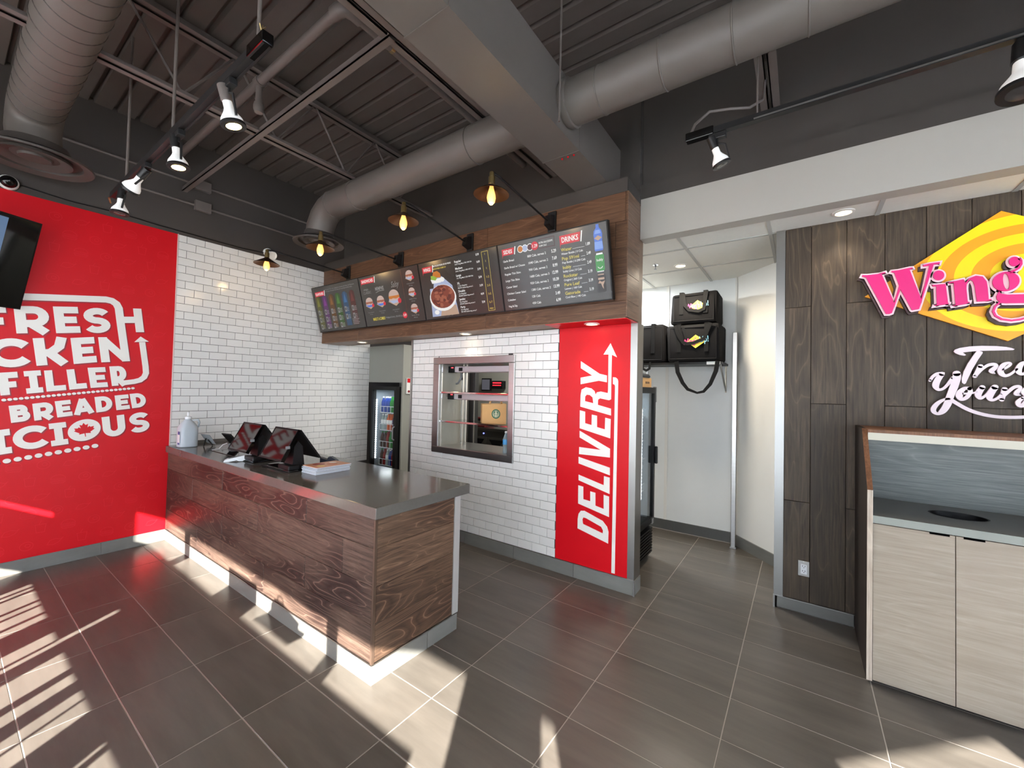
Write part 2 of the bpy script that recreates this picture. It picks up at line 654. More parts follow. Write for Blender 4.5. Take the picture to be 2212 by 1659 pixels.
# ------------------------------------------------------------------ large structure
XL, YB, YF, XR = -5.15, 3.12, -1.6, 4.0
TX, TY = 0.6135, 0.3043          # floor tile module
FX0, FY0 = -1.518, 0.5655

floor = struct('floor', MB().box(XL, XR, YF, 6.2, -0.12, -0.0015), M_fgrout, 'grey-brown porcelain tile floor with pale grout lines')
n = 0
rest = MB()
tiles = []
for i in range(-7, 6):
    for j in range(-8, 15):
        x0, y0 = FX0 + i * TX, FY0 + j * TY
        x1, y1 = x0 + TX, y0 + TY
        x0, y0 = max(x0 + .0022, XL), max(y0 + .0022, YF)
        x1, y1 = min(x1 - .0022, XR), min(y1 - .0022, 4.83)
        if x1 - x0 < .02 or y1 - y0 < .02:
            continue
        shown = y0 > -0.4 and x0 < 1.0 and not (x1 < -1.3 and y0 > 3.4)
        tiles.append((shown, x0, x1, y0, y1))
for shown, x0, x1, y0, y1 in tiles:
    if shown and n < 295:
        n += 1
        piece('tile', floor, x1 - x0, y1 - y0, 0.006, 0.0012, M_floor, (x0, y0, -0.006), rot=(-math.pi / 2, 0, 0))
    else:
        rest.box(x0, x1, y0, y1, -.006, 0)
o = rest.build('tile_field', M_floor, floor)
o['kind'] = 'stuff'
struct('wall_left', MB().box(XL - .12, XL, YF, 6.2, 0, 4.2), M_grout, 'left wall, red mural then white subway tile')
wall_left = bpy.data.objects['wall_left']
wl_dark = MB().box(XL, XL + .006, YF, YB + .05, 3.052, 4.2)
wl_dark.box(XL, XL + .009, YF, YB, 3.046, 3.056)
wl_dark.build('painted_upper_wall', M_dark, wall_left)


def tile_field(parent, u0, u1, z0, z1, w, h, place, uoff, zoff, rank, skip=None, gap=0.0035):
    """running-bond tiles cut to a rectangle; the largest 300 in the picture are pieces of their own, the rest one part"""
    lst = []
    r0 = int(math.floor((z0 - zoff) / h))
    r = r0
    while zoff + r * h < z1:
        a, b = max(z0, zoff + r * h), min(z1, zoff + (r + 1) * h)
        k = int(math.floor((u0 - uoff) / w)) - 1
        while uoff + k * w + (r % 2) * w / 2 < u1:
            s = uoff + k * w + (r % 2) * w / 2
            c, d = max(u0, s), min(u1, s + w)
            k += 1
            rect = [c + gap / 2, d - gap / 2, a + gap / 2, b - gap / 2]
            if skip:
                i0, i1, j0, j1 = skip
                if rect[0] < i1 and rect[1] > i0 and rect[2] < j1 and rect[3] > j0:
                    if rect[0] < i0 - .01:
                        rect[1] = i0
                    elif rect[1] > i1 + .01:
                        rect[0] = i1
                    elif rect[2] < j0 - .005:
                        rect[3] = j0
                    elif rect[3] > j1 + .005:
                        rect[2] = j1
                    else:
                        continue
            if rect[1] - rect[0] < .012 or rect[3] - rect[2] < .012:
                continue
            lst.append(rect)
        r += 1
    lst.sort(key=rank)
    more = MB()
    for q, (c, d, a, b) in enumerate(lst):
        if q < 298:
            place(parent, c, d, a, b)
        else:
            place(parent, c, d, a, b, more)
    if more.v:
        ob = more.build('tile_field', M_tile, parent)
        ob['kind'] = 'stuff'


def place_left(parent, c, d, a, b, more=None):
    if more is None:
        piece('tile', parent, d - c, b - a, 0.007, 0.0022, M_tile, (XL, c, a), '+X')
    else:
        more.box(XL, XL + .007, c, d, a, b)


def place_back(parent, c, d, a, b, more=None):
    if more is None:
        piece('tile', parent, d - c, b - a, 0.007, 0.0022, M_tile, (c, YB, a), '-Y')
    else:
        more.box(c, d, YB - .007, YB, a, b)


tile_field(wall_left, 1.358, 3.60, 0.50, 3.046, 0.1534, 0.0777, place_left, 1.427, 0.8, lambda q: q[0] - .4 * q[2])

# back wall with the pass opening, and the kitchen behind it
OX0, OX1, OZ0, OZ1 = -3.2, -2.265, 0.935, 1.823
wb = MB()
wb.box(-3.655, OX0, YB, YB + .13, 0, 2.105).box(OX1, -1.05, YB, YB + .13, 0, 2.105)
wb.box(OX0, OX1, YB, YB + .13, 0, OZ0).box(OX0, OX1, YB, YB + .13, OZ1, 2.105)
wall_back = struct('wall_back', wb, M_grout, 'white subway tile wall around the steel kitchen pass')
tile_field(wall_back, -3.64, -1.742, 0.112, 2.103, 0.1545, 0.0777, place_back, -3.68, 0.116, lambda q: -q[0] - .2 * q[2], (OX0 - .03, OX1 + .03, OZ0 - .03, OZ1 + .03))

# bulkhead over the counter, clad in wood planks, dark painted box on top
bk = MB().box(XL, -1.06, 2.885, 3.25, 2.112, 3.045)
bulk = struct('trim_1', bk, mat('bulkhead_core', (120, 100, 84), .6), 'wood-clad bulkhead above the counter carrying the menu boards')
zs = [2.112, 2.235, 2.432, 2.630, 2.828, 3.048]
for r in range(5):
    xs = [XL, -4.35, -3.1, -2.38 if r % 2 == 0 else -1.75, -1.053] if r % 2 == 0 else [XL, -4.9, -3.65, -2.38, -1.145, -1.053]
    if r == 4:
        xs = [XL, -4.9, -3.65, -2.383, -1.07, -1.053]
    for a, b in zip(xs[:-1], xs[1:]):
        piece('plank', bulk, b - a - .002, zs[r + 1] - zs[r] - .002, 0.012, 0.002, M_bw, (a, 2.887, zs[r] + .001), '-Y')
for r in range(5):
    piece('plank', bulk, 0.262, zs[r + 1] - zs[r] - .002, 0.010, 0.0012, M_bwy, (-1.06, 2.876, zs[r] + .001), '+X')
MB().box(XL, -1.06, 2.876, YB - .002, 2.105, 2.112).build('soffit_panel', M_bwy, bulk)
MB().box(-1.745, -1.05, 2.876, YB - .004, 2.101, 2.105).build('red_soffit_panel', M_red, bulk)

wu = MB()
wu.box(XL, -1.06, 2.878, 3.2, 3.048, 3.155)
wu.box(XL, -1.14, 3.15, 3.25, 3.155, 4.2)
wu.box(-1.141, -1.053, 3.13, 3.25, 3.05, 4.2)
wu.box(-1.06, XR, 3.15, 3.25, 3.085, 3.203)
wu.box(-1.06, XR, 3.2, 3.27, 3.203, 4.2)
struct('wall_upper', wu, mottle(mat('dark_gloss_paint', (72, 67, 63), 0.26), 0.04, 3), 'dark painted upper wall above the bulkhead')
sb = MB().box(-1.05, XR, 3.147, 3.262, 2.767, 3.085)
struct('trim_2', sb, M_band, 'pale grey soffit band above the wood wall')

# steel decking seen from below: flat pans with narrow ribs
dk = MB()
prof = []
y = YF - .1
while y < 3.3:
    prof += [(y, 4.012), (y + .112, 4.012), (y + .122, 4.05), (y + .142, 4.05)]
    y += 0.152
vs, fs = [], []
for (a, z) in prof:
    vs += [(XL - .1, a, z), (XR + .1, a, z)]
for k in range(len(prof) - 1):
    fs.append((2 * k, 2 * k + 1, 2 * k + 3, 2 * k + 2))
dk.add(vs, fs)
dk.box(XL - .12, XR + .12, YF - .1, 3.3, 4.055, 4.2)
ceiling = struct('ceiling', dk, M_deck, 'dark corrugated steel deck ceiling')

# corridor and right side
wc = MB().box(-2.12, XR, 4.835, 4.95, 0, 2.9)
wall_corr = struct('wall_far', wc, M_frp, 'white panelled wall at the end of the corridor')
MB().box(-1.29, -1.258, 4.829, 4.836, .11, 2.8).build('panel_seam', M_white, wall_corr)
MB().box(-.575, -.56, 4.80, 4.836, .11, 2.8).build('panel_seam', M_white, wall_corr)
wa = MB()
A2, B2 = Vector((-.55, 4.805)), Vector((-.165, 4.405))
dd = (B2 - A2).normalized()
nn2 = Vector((-dd.y, dd.x))
if nn2.y < 0:
    nn2 = -nn2
pA, pB = A2 - dd * .02, B2 + dd * .05
wa.hexa([(pA.x, pA.y, 0), (pB.x, pB.y, 0), (pB.x + nn2.x * .1, pB.y + nn2.y * .1, 0), (pA.x + nn2.x * .1, pA.y + nn2.y * .1, 0),
         (pA.x, pA.y, 2.85), (pB.x, pB.y, 2.85), (pB.x + nn2.x * .1, pB.y + nn2.y * .1, 2.85), (pA.x + nn2.x * .1, pA.y + nn2.y * .1, 2.85)])
struct('wall_far_right', wa, M_white, 'white angled wall between the corridor and the wood wall')
struct('wall_partition', MB().box(-1.95, -1.86, 3.25, 4.05, 0, 2.9).box(-2.20, -2.12, 3.25, 6.1, 0, 2.79), M_white, 'white partition behind the drinks coolers plus an added light-blocking panel')  # second box added to keep the corridor fill out of the kitchen
wr = MB().box(-.135, XR, 3.625, 4.42, 0, 2.81)
wall_right = struct('wall_right', wr, mat('wood_wall_core', (38, 33, 29), .8), 'grey-brown wood plank wall on the right')
joints = {0: [.795, 2.213], 1: [1.509], 2: [.795, 2.215], 3: [1.508], 4: [.9, 2.32], 5: [1.513], 6: [.79, 2.21], 7: [1.5], 8: [2.2]}
xw = -.103
for k in range(9):
    x1 = .056 + .2 * k if k else .056
    zz = [.088] + joints[k] + [2.806]
    for a, b in zip(zz[:-1], zz[1:]):
        piece('plank', wall_right, x1 - xw - .003, b - a - .003, .012, .0015, M_ww, (xw + .0015, 3.624, a + .0015), '-Y')
    xw = x1
MB().box(-.16, -.103, 3.605, 3.622, .088, 2.806).box(-.16, -.136, 3.6225, 3.70, .088, 2.806).build('corner_guard', M_ssd, wall_right)
wside = struct('wall_side', MB().box(XR, XR + .1, 2.6, 6.2, 0, 4.2).box(XR, XR + .1, YF, 2.6, 2.75, 4.2).box(XR, XR + .06, -.1, 0, 0, 2.75).box(XR, XR + .06, 1.2, 1.3, 0, 2.75), M_dark, 'side wall with a shop window under added light-diffusing film')
MB().box(XR + .02, XR + .024, YF, 2.6, 0, 2.75).build('added_light_film', M_film2, wside)  # added film: keeps direct sun out and glows as fill
struct('wall_rear', MB().box(XL, -1.86, 6.1, 6.2, 0, 2.9), M_white, 'white kitchen end wall')

# white lay-in ceiling over the corridor and the wood wall, and over the kitchen
lay = MB()
gx = [-1.86, -1.43, -.815, -.2, .415, 1.03, 1.645, 2.26]
gy = [3.262, 3.635, 4.247, 4.835]
for gxx in gx[1:-1]:
    lay.box(gxx - .012, gxx + .012, 3.262, 4.835, 2.797, 2.803)
for gyy in gy[1:-1]:
    lay.box(-1.86, XR, gyy - .012, gyy + .012, 2.7972, 2.8028)
lay.box(-1.86, XR, 3.255, 4.9, 2.825, 2.84)
c2 = struct('ceiling', lay, M_tbar, 'white lay-in tile ceiling above the corridor')
for i in range(len(gx) - 1):
    for j in range(len(gy) - 1):
        MB().box(gx[i] + .008, gx[i + 1] - .008, gy[j] + .008, gy[j + 1] - .008, 2.802, 2.82).build('ceiling_tile', M_ceilt, c2)
struct('ceiling', MB().box(XL, -1.86, 3.25, 6.2, 2.8, 2.84), M_ceilt, 'white kitchen ceiling')

# baseboards of cut tile
bb = struct('baseboard_left', MB().box(XL, XL + .004, YF, 1.36, 0, .108), M_fgrout, 'grey tile baseboard under the red mural')
y = -.35
for k, y1 in enumerate([.29, .90, 1.355]):
    piece('tile', bb, y1 - y - .004, .108, .011, .001, M_base, (XL, y + .002, 0), '+X')
    y = y1
bb = struct('baseboard_back', MB().box(-3.655, -1.045, YB - .004, YB + .02, 0, .112), M_fgrout, 'grey tile baseboard under the subway tile')
xs = [-3.655, -3.4, -2.785, -2.175, -1.56, -1.045]
for a, b in zip(xs[:-1], xs[1:]):
    piece('tile', bb, b - a - .004, .112, .013, .001, M_base, (a + .002, YB, 0), '-Y')
piece('tile', bb, .15, .112, .012, .001, M_base, (-1.052, 3.105, 0), '+X')
MB().box(-1.047, -1.036, 3.100, 3.111, 0, .118).box(-1.745, -1.04, 3.105, 3.112, .112, .118).build('edge_trim', M_ss, bb)
bb = struct('baseboard_far', MB().box(-1.86, -.56, 4.822, 4.836, 0, .006), M_fgrout, 'dark tile baseboard along the corridor')
for a, b in zip([-1.7, -1.18, -.585], [-1.18, -.585, -.555]):
    piece('tile', bb, b - a - .003, .115, .012, .001, mottle(mat('dark_base', (84, 84, 82), .4), .1, 4), (a, 4.835, 0), '-Y')
ang = math.atan2(dd.y, dd.x)
piece('tile', bb, (B2 - A2).length + .03, .11, .012, .001, M_base, (A2.x, A2.y, 0), rot=(0, 0, ang))
bb = struct('baseboard_right', MB().box(-.16, .31, 3.605, 3.63, 0, .006), M_fgrout, 'grey tile baseboard under the wood wall')
piece('tile', bb, .455, .085, .013, .001, M_base, (-.152, 3.618, 0), '-Y')
piece('tile', bb, .7, .085, .012, .001, M_base, (-.152, 3.605, 0), rot=(0, 0, math.pi / 2)).location = (-.15, 3.605, 0)
MB().box(-.163, -.152, 3.598, 3.609, 0, .09).box(-.152, .305, 3.600, 3.606, .085, .090).build('edge_trim', M_ss, bb)

# corner guards of the pillar
tr = struct('trim_3', MB().box(-1.1, -1.046, 3.112, 3.119, .115, 2.104).box(-1.053, -1.046, 3.1195, 3.252, .115, 2.104), M_ssd, 'stainless corner guard at the end of the delivery wall')
struct('trim_4', MB().box(-3.668, -3.641, 3.108, 3.255, 0, 2.105), M_ss, 'stainless end cap of the subway tile wall')
struct('trim_5', MB().box(XL, XL + .009, 1.350, 1.359, .93, 3.05), mat('pale_edge', (215, 190, 185), .4), 'slim pale edge strip between red mural and white tile')

# grey lining and door-head beside the left cooler
gw = MB().box(XL, -4.425, 3.60, 3.66, 1.622, 2.137).box(-4.425, -4.40, 3.60, 4.2, 0, 2.137).box(XL, -4.425, 4.15, 4.2, 0, 2.137).box(XL, -4.425, 3.66, 4.15, 2.1, 2.137)
struct('wall_left_inner', gw, M_grey, 'grey painted alcove around the left drinks cooler')

# street front behind the camera: dark frame, added film cut for sun patches, added shading canopy, paving
fr = MB()
fr.box(XL, XR, YF - .12, YF, 2.9, 4.2)
for x0, x1 in ((-5.15, -5.1), (-2.722, -2.632), (-.39, -.31), (.6, .66), (.98, 1.04), (3.53, 3.6)):
    fr.box(x0, x1, YF - .06, YF, 0, 2.9)
fr.box(3.6, XR, YF - .1, YF, 0, 2.9)
wfront = struct('wall_front', fr, M_alu, 'dark framed shop front behind the viewer')
film = MB()  # added panels, their gaps placed to draw the sun patches


def fl(x0, x1, z0, z1):
    film.box(x0, x1, YF - .034, YF - .03, z0, z1)


fl(-5.15, -2.335, 1.19, 1.616)
fl(-2.335, -2.29, 1.358, 1.616)
fl(-2.29, .41, 1.19, 1.616)
fl(-5.15, -3.43, 1.616, 1.668)
fl(-5.15, -4.7, 1.668, 1.712)
fl(-3.76, -3.43, 1.668, 1.712)
fl(-5.15, -3.43, 1.712, 1.9)
fl(-1.77, -1.3, 1.616, 1.83)
LIT = [(-4.80, -4.74), (-4.71, -4.665), (-4.63, -4.42), (-4.385, -4.32), (-4.29, -4.16), (-4.125, -3.955), (-3.78, -3.655), (-3.63, -3.587),
       (-3.454, -3.234), (-3.168, -3.075), (-2.964, -2.88), (-2.862, -2.746), (-2.456, -2.436), (-2.394, -2.2)]
xs = -3.85
for a, b in LIT:
    a, b = a + 1.302, b + 1.302
    if a > xs:
        fl(xs, a, 0, 1.19)
    xs = b
fl(xs, .41, 0, 1.19)
fl(.655, .985, 0, 2.2)
fl(1.235, 2.546, 0, 2.9)
film.prism([(2.546, 2.2), (3.53, 2.54), (3.53, 2.9), (2.546, 2.9)], lambda u, v, w: (u, YF - .034 + w, v), 0, .004)
film.prism([(1.13, 1.86), (1.24, 1.5), (1.24, 1.9), (1.13, 1.9)], lambda u, v, w: (u, YF - .034 + w, v), 0, .004)
film.build('added_light_film', M_film, wfront)
cz = 3.0  # added canopy, out of view; its edge cuts off the high sun
struct('trim_6', MB().box(-8, 3.3, YF - .12 - 2.0, YF - .12, cz, cz + .2), M_band, 'unseen flat canopy added to block the high sun')
scene.objects['trim_6'].location = (0, .12, 0)
struct('floor_pavement', MB().box(-30, 30, -40, YF - .13, -.2, -.05), M_pave, 'concrete pavement outside')


# traced outlines of the sign letters, in metres on their walls (x, z); pen strokes as (x, z, half-width)
SIGN = {
    'W': [(0.331, 2.3761), (0.3342, 2.3847), (0.3589, 2.3812), (0.3929, 2.3813), (0.4222, 2.3813), (0.4491, 2.3884), (0.4512, 2.3826), (0.4305, 2.3787), (0.4932, 2.1807), (0.5161, 2.2899), (0.4929, 2.3778), (0.4777, 2.3842), (0.4818, 2.391), (0.512, 2.3909), (0.5674, 2.3993), (0.5791, 2.3988), (0.5811, 2.3931), (0.5655, 2.3874), (0.6196, 2.1915), (0.6565, 2.3988), (0.6291, 2.3977), (0.6291, 2.4071), (0.6575, 2.4118), (0.704, 2.4136), (0.7012, 2.4022), (0.6762, 2.4036), (0.6101, 2.13), (0.5793, 2.1249), (0.5754, 2.1293), (0.5231, 2.2646), (0.4822, 2.1162), (0.47, 2.1104), (0.4527, 2.112), (0.3526, 2.3674)],
    'dot': [(0.722, 2.3337), (0.7222, 2.327), (0.7212, 2.3204), (0.7191, 2.3144), (0.7159, 2.3092), (0.7117, 2.3051), (0.7069, 2.3023), (0.7016, 2.3009), (0.6962, 2.3011), (0.6908, 2.3027), (0.6857, 2.3058), (0.6813, 2.3102), (0.6777, 2.3156), (0.6751, 2.3218), (0.6736, 2.3285), (0.6734, 2.3354), (0.6744, 2.342), (0.6766, 2.348), (0.6799, 2.3533), (0.6841, 2.3573), (0.689, 2.3601), (0.6943, 2.3614), (0.6998, 2.3612), (0.7051, 2.3595), (0.7102, 2.3563), (0.7145, 2.3519), (0.7181, 2.3465), (0.7206, 2.3404)],
    'i': [(0.6703, 2.2742), (0.7282, 2.2736), (0.7387, 2.1521), (0.7426, 2.1517), (0.7416, 2.1476), (0.6801, 2.1428), (0.6811, 2.1469), (0.69, 2.1488), (0.6871, 2.265), (0.6732, 2.2639)],
    'n': [(0.7408, 2.2802), (0.8044, 2.2922), (0.8128, 2.2693), (0.8286, 2.2943), (0.8562, 2.3066), (0.8834, 2.2974), (0.8995, 2.2658), (0.9039, 2.2253), (0.9073, 2.1585), (0.918, 2.16), (0.9189, 2.1546), (0.9064, 2.1493), (0.8605, 2.1502), (0.8506, 2.2481), (0.8433, 2.276), (0.8341, 2.284), (0.8249, 2.2785), (0.8174, 2.2578), (0.8164, 2.2335), (0.8219, 2.1516), (0.8302, 2.1521), (0.8293, 2.1468), (0.8154, 2.1401), (0.7607, 2.1333), (0.7598, 2.1375), (0.7712, 2.1391), (0.7628, 2.2773), (0.7417, 2.2746)],
    'g_bowl': [(1.0274, 2.2595), (1.0272, 2.247), (1.0245, 2.235), (1.0193, 2.2239), (1.012, 2.2144), (1.0029, 2.2068), (0.9923, 2.2017), (0.9809, 2.1993), (0.9692, 2.1996), (0.9578, 2.2028), (0.9472, 2.2086), (0.938, 2.2168), (0.9307, 2.2271), (0.9256, 2.2388), (0.9232, 2.2514), (0.9233, 2.2642), (0.9262, 2.2765), (0.9316, 2.2878), (0.9392, 2.2974), (0.9486, 2.3048), (0.9594, 2.3098), (0.9709, 2.3119), (0.9827, 2.3113), (0.994, 2.3078), (1.0043, 2.3018), (1.0132, 2.2935), (1.0203, 2.2833), (1.0251, 2.2718)],
    'g_hole': [(0.9891, 2.2563), (0.9897, 2.2456), (0.9897, 2.2353), (0.9891, 2.226), (0.9878, 2.2182), (0.986, 2.2122), (0.9837, 2.2084), (0.9811, 2.207), (0.9783, 2.2079), (0.9753, 2.2113), (0.9725, 2.2169), (0.9699, 2.2244), (0.9676, 2.2334), (0.9657, 2.2436), (0.9645, 2.2544), (0.9638, 2.2653), (0.9638, 2.2756), (0.9645, 2.2849), (0.9657, 2.2928), (0.9676, 2.2987), (0.9699, 2.3025), (0.9725, 2.3039), (0.9753, 2.3029), (0.9783, 2.2995), (0.9811, 2.2938), (0.9837, 2.2863), (0.986, 2.2772), (0.9878, 2.2671)],
    'g_ball': [(1.0298, 2.369), (1.0298, 2.3629), (1.0287, 2.3571), (1.0267, 2.3518), (1.0238, 2.3472), (1.0201, 2.3438), (1.0158, 2.3415), (1.0112, 2.3405), (1.0065, 2.3409), (1.0018, 2.3427), (0.9975, 2.3458), (0.9938, 2.3499), (0.9908, 2.355), (0.9887, 2.3607), (0.9877, 2.3668), (0.9877, 2.373), (0.9887, 2.3789), (0.9908, 2.3842), (0.9938, 2.3888), (0.9975, 2.3922), (1.0018, 2.3945), (1.0064, 2.3954), (1.0112, 2.3949), (1.0158, 2.3931), (1.02, 2.39), (1.0237, 2.3858), (1.0267, 2.3808), (1.0287, 2.3751)],
    'g_ear': [(0.9907, 2.3056), (1.0078, 2.3148), (1.0248, 2.3265), (1.0341, 2.3483), (1.0333, 2.3691), (1.0233, 2.3837)],
    'g_link': [(0.9489, 2.2013), (0.9541, 2.1875), (0.98, 2.1779), (1.0434, 2.1732), (1.0725, 2.1736), (1.0937, 2.1584), (1.0969, 2.1378), (1.0838, 2.124), (1.0432, 2.1231), (0.9799, 2.1284), (0.9539, 2.1324), (0.94, 2.1549), (0.9383, 2.1736)],
    'g_tail': [(0.9522, 2.1352), (0.9329, 2.1135), (0.9258, 2.0852), (0.9345, 2.0581), (0.9589, 2.0364), (0.9967, 2.0256), (1.0305, 2.0293), (1.0638, 2.0419), (1.0869, 2.0704), (1.0935, 2.1078), (1.0887, 2.1336)],
    'T_bar': [(0.7718, 1.8574), (0.7771, 1.8693), (0.798, 1.879), (0.8391, 1.8862), (0.8895, 1.8879), (0.9484, 1.8836), (0.9867, 1.8771), (1.0094, 1.869), (1.0197, 1.8629), (1.015, 1.8574), (0.958, 1.8572), (0.8894, 1.8577), (0.8391, 1.8544), (0.8104, 1.8501), (0.8247, 1.8347), (0.8186, 1.8304), (0.7979, 1.8355), (0.7792, 1.8466)],
    'T_stem': [(0.8714, 1.8613), (0.8924, 1.8517), (0.8934, 1.8443), (0.8753, 1.8066), (0.8511, 1.748), (0.8306, 1.6859), (0.8224, 1.6606), (0.8163, 1.6561), (0.807, 1.6649), (0.806, 1.6888), (0.8143, 1.7335), (0.8308, 1.7809), (0.8512, 1.825)],
    'dY': [(-1.5281, 1.8136), (-1.3567, 1.7066), (-1.2934, 1.6924), (-1.2924, 1.6373), (-1.3624, 1.6495), (-1.5261, 1.6189), (-1.5273, 1.6743), (-1.4222, 1.6926), (-1.5268, 1.7541)],
    'dR': [(-1.525, 1.4308), (-1.5242, 1.5281), (-1.5158, 1.5743), (-1.4767, 1.5946), (-1.427, 1.5857), (-1.3987, 1.5636), (-1.3877, 1.5349), (-1.3777, 1.5544), (-1.3436, 1.5615), (-1.2827, 1.5502), (-1.2806, 1.5786), (-1.2819, 1.8634), (-1.3256, 1.8635), (-1.2669, 1.9534), (-1.2102, 1.838), (-1.2539, 1.8594), (-1.2548, 1.6546), (-1.2539, 1.5006), (-1.2716, 1.4925), (-1.3494, 1.5059), (-1.3662, 1.4938), (-1.3675, 1.4522), (-1.2538, 1.4253), (-1.2528, 1.3708)],
    'dRh': [(-1.4829, 1.4783), (-1.4822, 1.5162), (-1.4683, 1.5328), (-1.44, 1.5303), (-1.4151, 1.5116), (-1.4078, 1.4635)],
    'dE2': [(-1.5287, 1.3998), (-1.4796, 1.3904), (-1.4776, 1.2948), (-1.4195, 1.2825), (-1.4192, 1.3695), (-1.3726, 1.3624), (-1.3708, 1.2698), (-1.3026, 1.2557), (-1.301, 1.3505), (-1.2543, 1.3419), (-1.256, 1.1872), (-1.527, 1.2489)],
    'dV': [(-1.5265, 1.228), (-1.2558, 1.1041), (-1.2558, 1.0342), (-1.5281, 1.0327), (-1.528, 1.0916), (-1.3344, 1.0867), (-1.5253, 1.1724)],
    'dU': [(-1.2414, 1.6785), (-1.219, 1.6767), (-1.2025, 1.6642), (-1.197, 1.6455), (-1.1986, 0.1276), (-1.2268, 0.1269), (-1.2224, 1.6078), (-1.2278, 1.6203), (-1.2404, 1.6233)],
    'dD': [(-1.5286, 0.4137), (-1.2581, 0.3497), (-1.2561, 0.4425), (-1.2691, 0.4802), (-1.3072, 0.5189), (-1.4691, 0.5703), (-1.5022, 0.5641), (-1.5218, 0.5362), (-1.5289, 0.4924)],
    'dDh': [(-1.48, 0.4601), (-1.3053, 0.4202), (-1.3032, 0.4439), (-1.3188, 0.4698), (-1.4547, 0.5131), (-1.4785, 0.5144), (-1.4861, 0.4949)],
    'dE1': [(-1.5295, 0.7716), (-1.4838, 0.7665), (-1.4816, 0.6643), (-1.4184, 0.6573), (-1.42, 0.7381), (-1.3747, 0.7335), (-1.3726, 0.6298), (-1.3003, 0.6159), (-1.3025, 0.7301), (-1.2564, 0.7226), (-1.2546, 0.5607), (-1.5276, 0.62)],
    'dL': [(-1.5287, 0.8606), (-1.3039, 0.8059), (-1.3028, 0.8799), (-1.2543, 0.8738), (-1.2531, 0.744), (-1.5277, 0.8145)],
    'dI': [(-1.5319, 1.009), (-1.2546, 0.9528), (-1.2534, 0.8925), (-1.5307, 0.9542)],
}
SCRIPT = {
    'r': [[(0.8843, 1.7653, 0.0118), (0.8611, 1.7037, 0.0095)], [(0.8651, 1.7037, 0.0044), (0.8892, 1.7447, 0.0065), (0.9149, 1.7707, 0.0083), (0.9384, 1.7755, 0.0089), (0.9481, 1.7667, 0.0077), (0.9383, 1.75, 0.0107), (0.9286, 1.7342, 0.0112), (0.9402, 1.721, 0.0036)]],
    'e': [[(0.9749, 1.7439, 0.0053), (0.9959, 1.7637, 0.0065), (1.0038, 1.7764, 0.0059), (0.9959, 1.7831, 0.0065), (0.9769, 1.7726, 0.0101), (0.9644, 1.744, 0.0124), (0.9691, 1.718, 0.0118), (0.9862, 1.708, 0.0083), (1.0071, 1.7208, 0.0065), (1.0277, 1.7462, 0.0053)]],
    'a': [[(1.0666, 1.7879, 0.0065), (1.0464, 1.777, 0.0104), (1.0342, 1.7461, 0.0133), (1.0379, 1.7234, 0.0107), (1.0517, 1.7177, 0.0074), (1.0664, 1.7345, 0.0074), (1.0775, 1.7765, 0.0104)], [(1.0793, 1.7793, 0.0118), (1.0719, 1.7429, 0.0124), (1.0736, 1.7177, 0.0095), (1.0863, 1.7204, 0.0059)]],
    'y': [[(0.6675, 1.6776, 0.0074), (0.6806, 1.7037, 0.0083), (0.7024, 1.7206, 0.0095), (0.7293, 1.7256, 0.0041)], [(0.7196, 1.719, 0.0133), (0.7002, 1.6793, 0.0154), (0.6926, 1.6456, 0.0154), (0.7023, 1.6228, 0.0095), (0.7217, 1.6246, 0.0074), (0.741, 1.6462, 0.0074), (0.7685, 1.6947, 0.0101)], [(0.7842, 1.7217, 0.0172), (0.7853, 1.6977, 0.0178), (0.7726, 1.6406, 0.0183), (0.7558, 1.58, 0.0172), (0.743, 1.5283, 0.0172), (0.7238, 1.4881, 0.0154), (0.7023, 1.4703, 0.0089), (0.6838, 1.4831, 0.0112), (0.6849, 1.5077, 0.0124), (0.7045, 1.539, 0.0104), (0.7324, 1.5612, 0.0071), (0.7515, 1.5648, 0.0059)]],
    'tail': [[(0.7578, 1.5605, 0.0107), (0.7872, 1.536, 0.0101), (0.8283, 1.505, 0.0101), (0.8787, 1.481, 0.0098), (0.9376, 1.4668, 0.0095), (0.995, 1.4643, 0.0095), (1.0643, 1.4711, 0.0089), (1.123, 1.4882, 0.0071)]],
    'o': [[(0.8387, 1.6297, 0.0104), (0.8183, 1.6308, 0.0095), (0.7997, 1.6081, 0.0142), (0.7955, 1.5811, 0.0154), (0.8058, 1.5635, 0.0095), (0.8264, 1.5761, 0.0101), (0.8417, 1.609, 0.0101), (0.8387, 1.6297, 0.0104)], [(0.8079, 1.5979, 0.0059), (0.8468, 1.6017, 0.0047), (0.871, 1.6111, 0.0041)]],
    'u': [[(0.891, 1.6379, 0.0133), (0.877, 1.6069, 0.0148), (0.8749, 1.5863, 0.0133), (0.8849, 1.5734, 0.0089), (0.9047, 1.59, 0.0059), (0.9264, 1.6253, 0.0077)], [(0.9419, 1.6401, 0.0148), (0.9263, 1.6051, 0.0154), (0.9204, 1.5759, 0.013), (0.932, 1.5632, 0.008), (0.9514, 1.574, 0.0065), (0.9688, 1.6003, 0.0053)]],
    'r2': [[(0.9803, 1.6292, 0.0118), (0.9687, 1.5659, 0.0107)], [(0.9725, 1.5775, 0.0041), (0.9916, 1.6094, 0.0074), (1.0143, 1.6383, 0.0083), (1.033, 1.6457, 0.0083), (1.0407, 1.6359, 0.0074), (1.0301, 1.6159, 0.0104), (1.0263, 1.6017, 0.0107), (1.0393, 1.5936, 0.0036)]],
    's': [[(1.0788, 1.6309, 0.0089), (1.0624, 1.6334, 0.0089), (1.0531, 1.6136, 0.0101), (1.0641, 1.5914, 0.0107), (1.0658, 1.5691, 0.0101), (1.051, 1.5377, 0.0107), (1.0363, 1.5371, 0.0107), (1.0327, 1.5567, 0.0101), (1.0494, 1.5798, 0.0074)]],
}


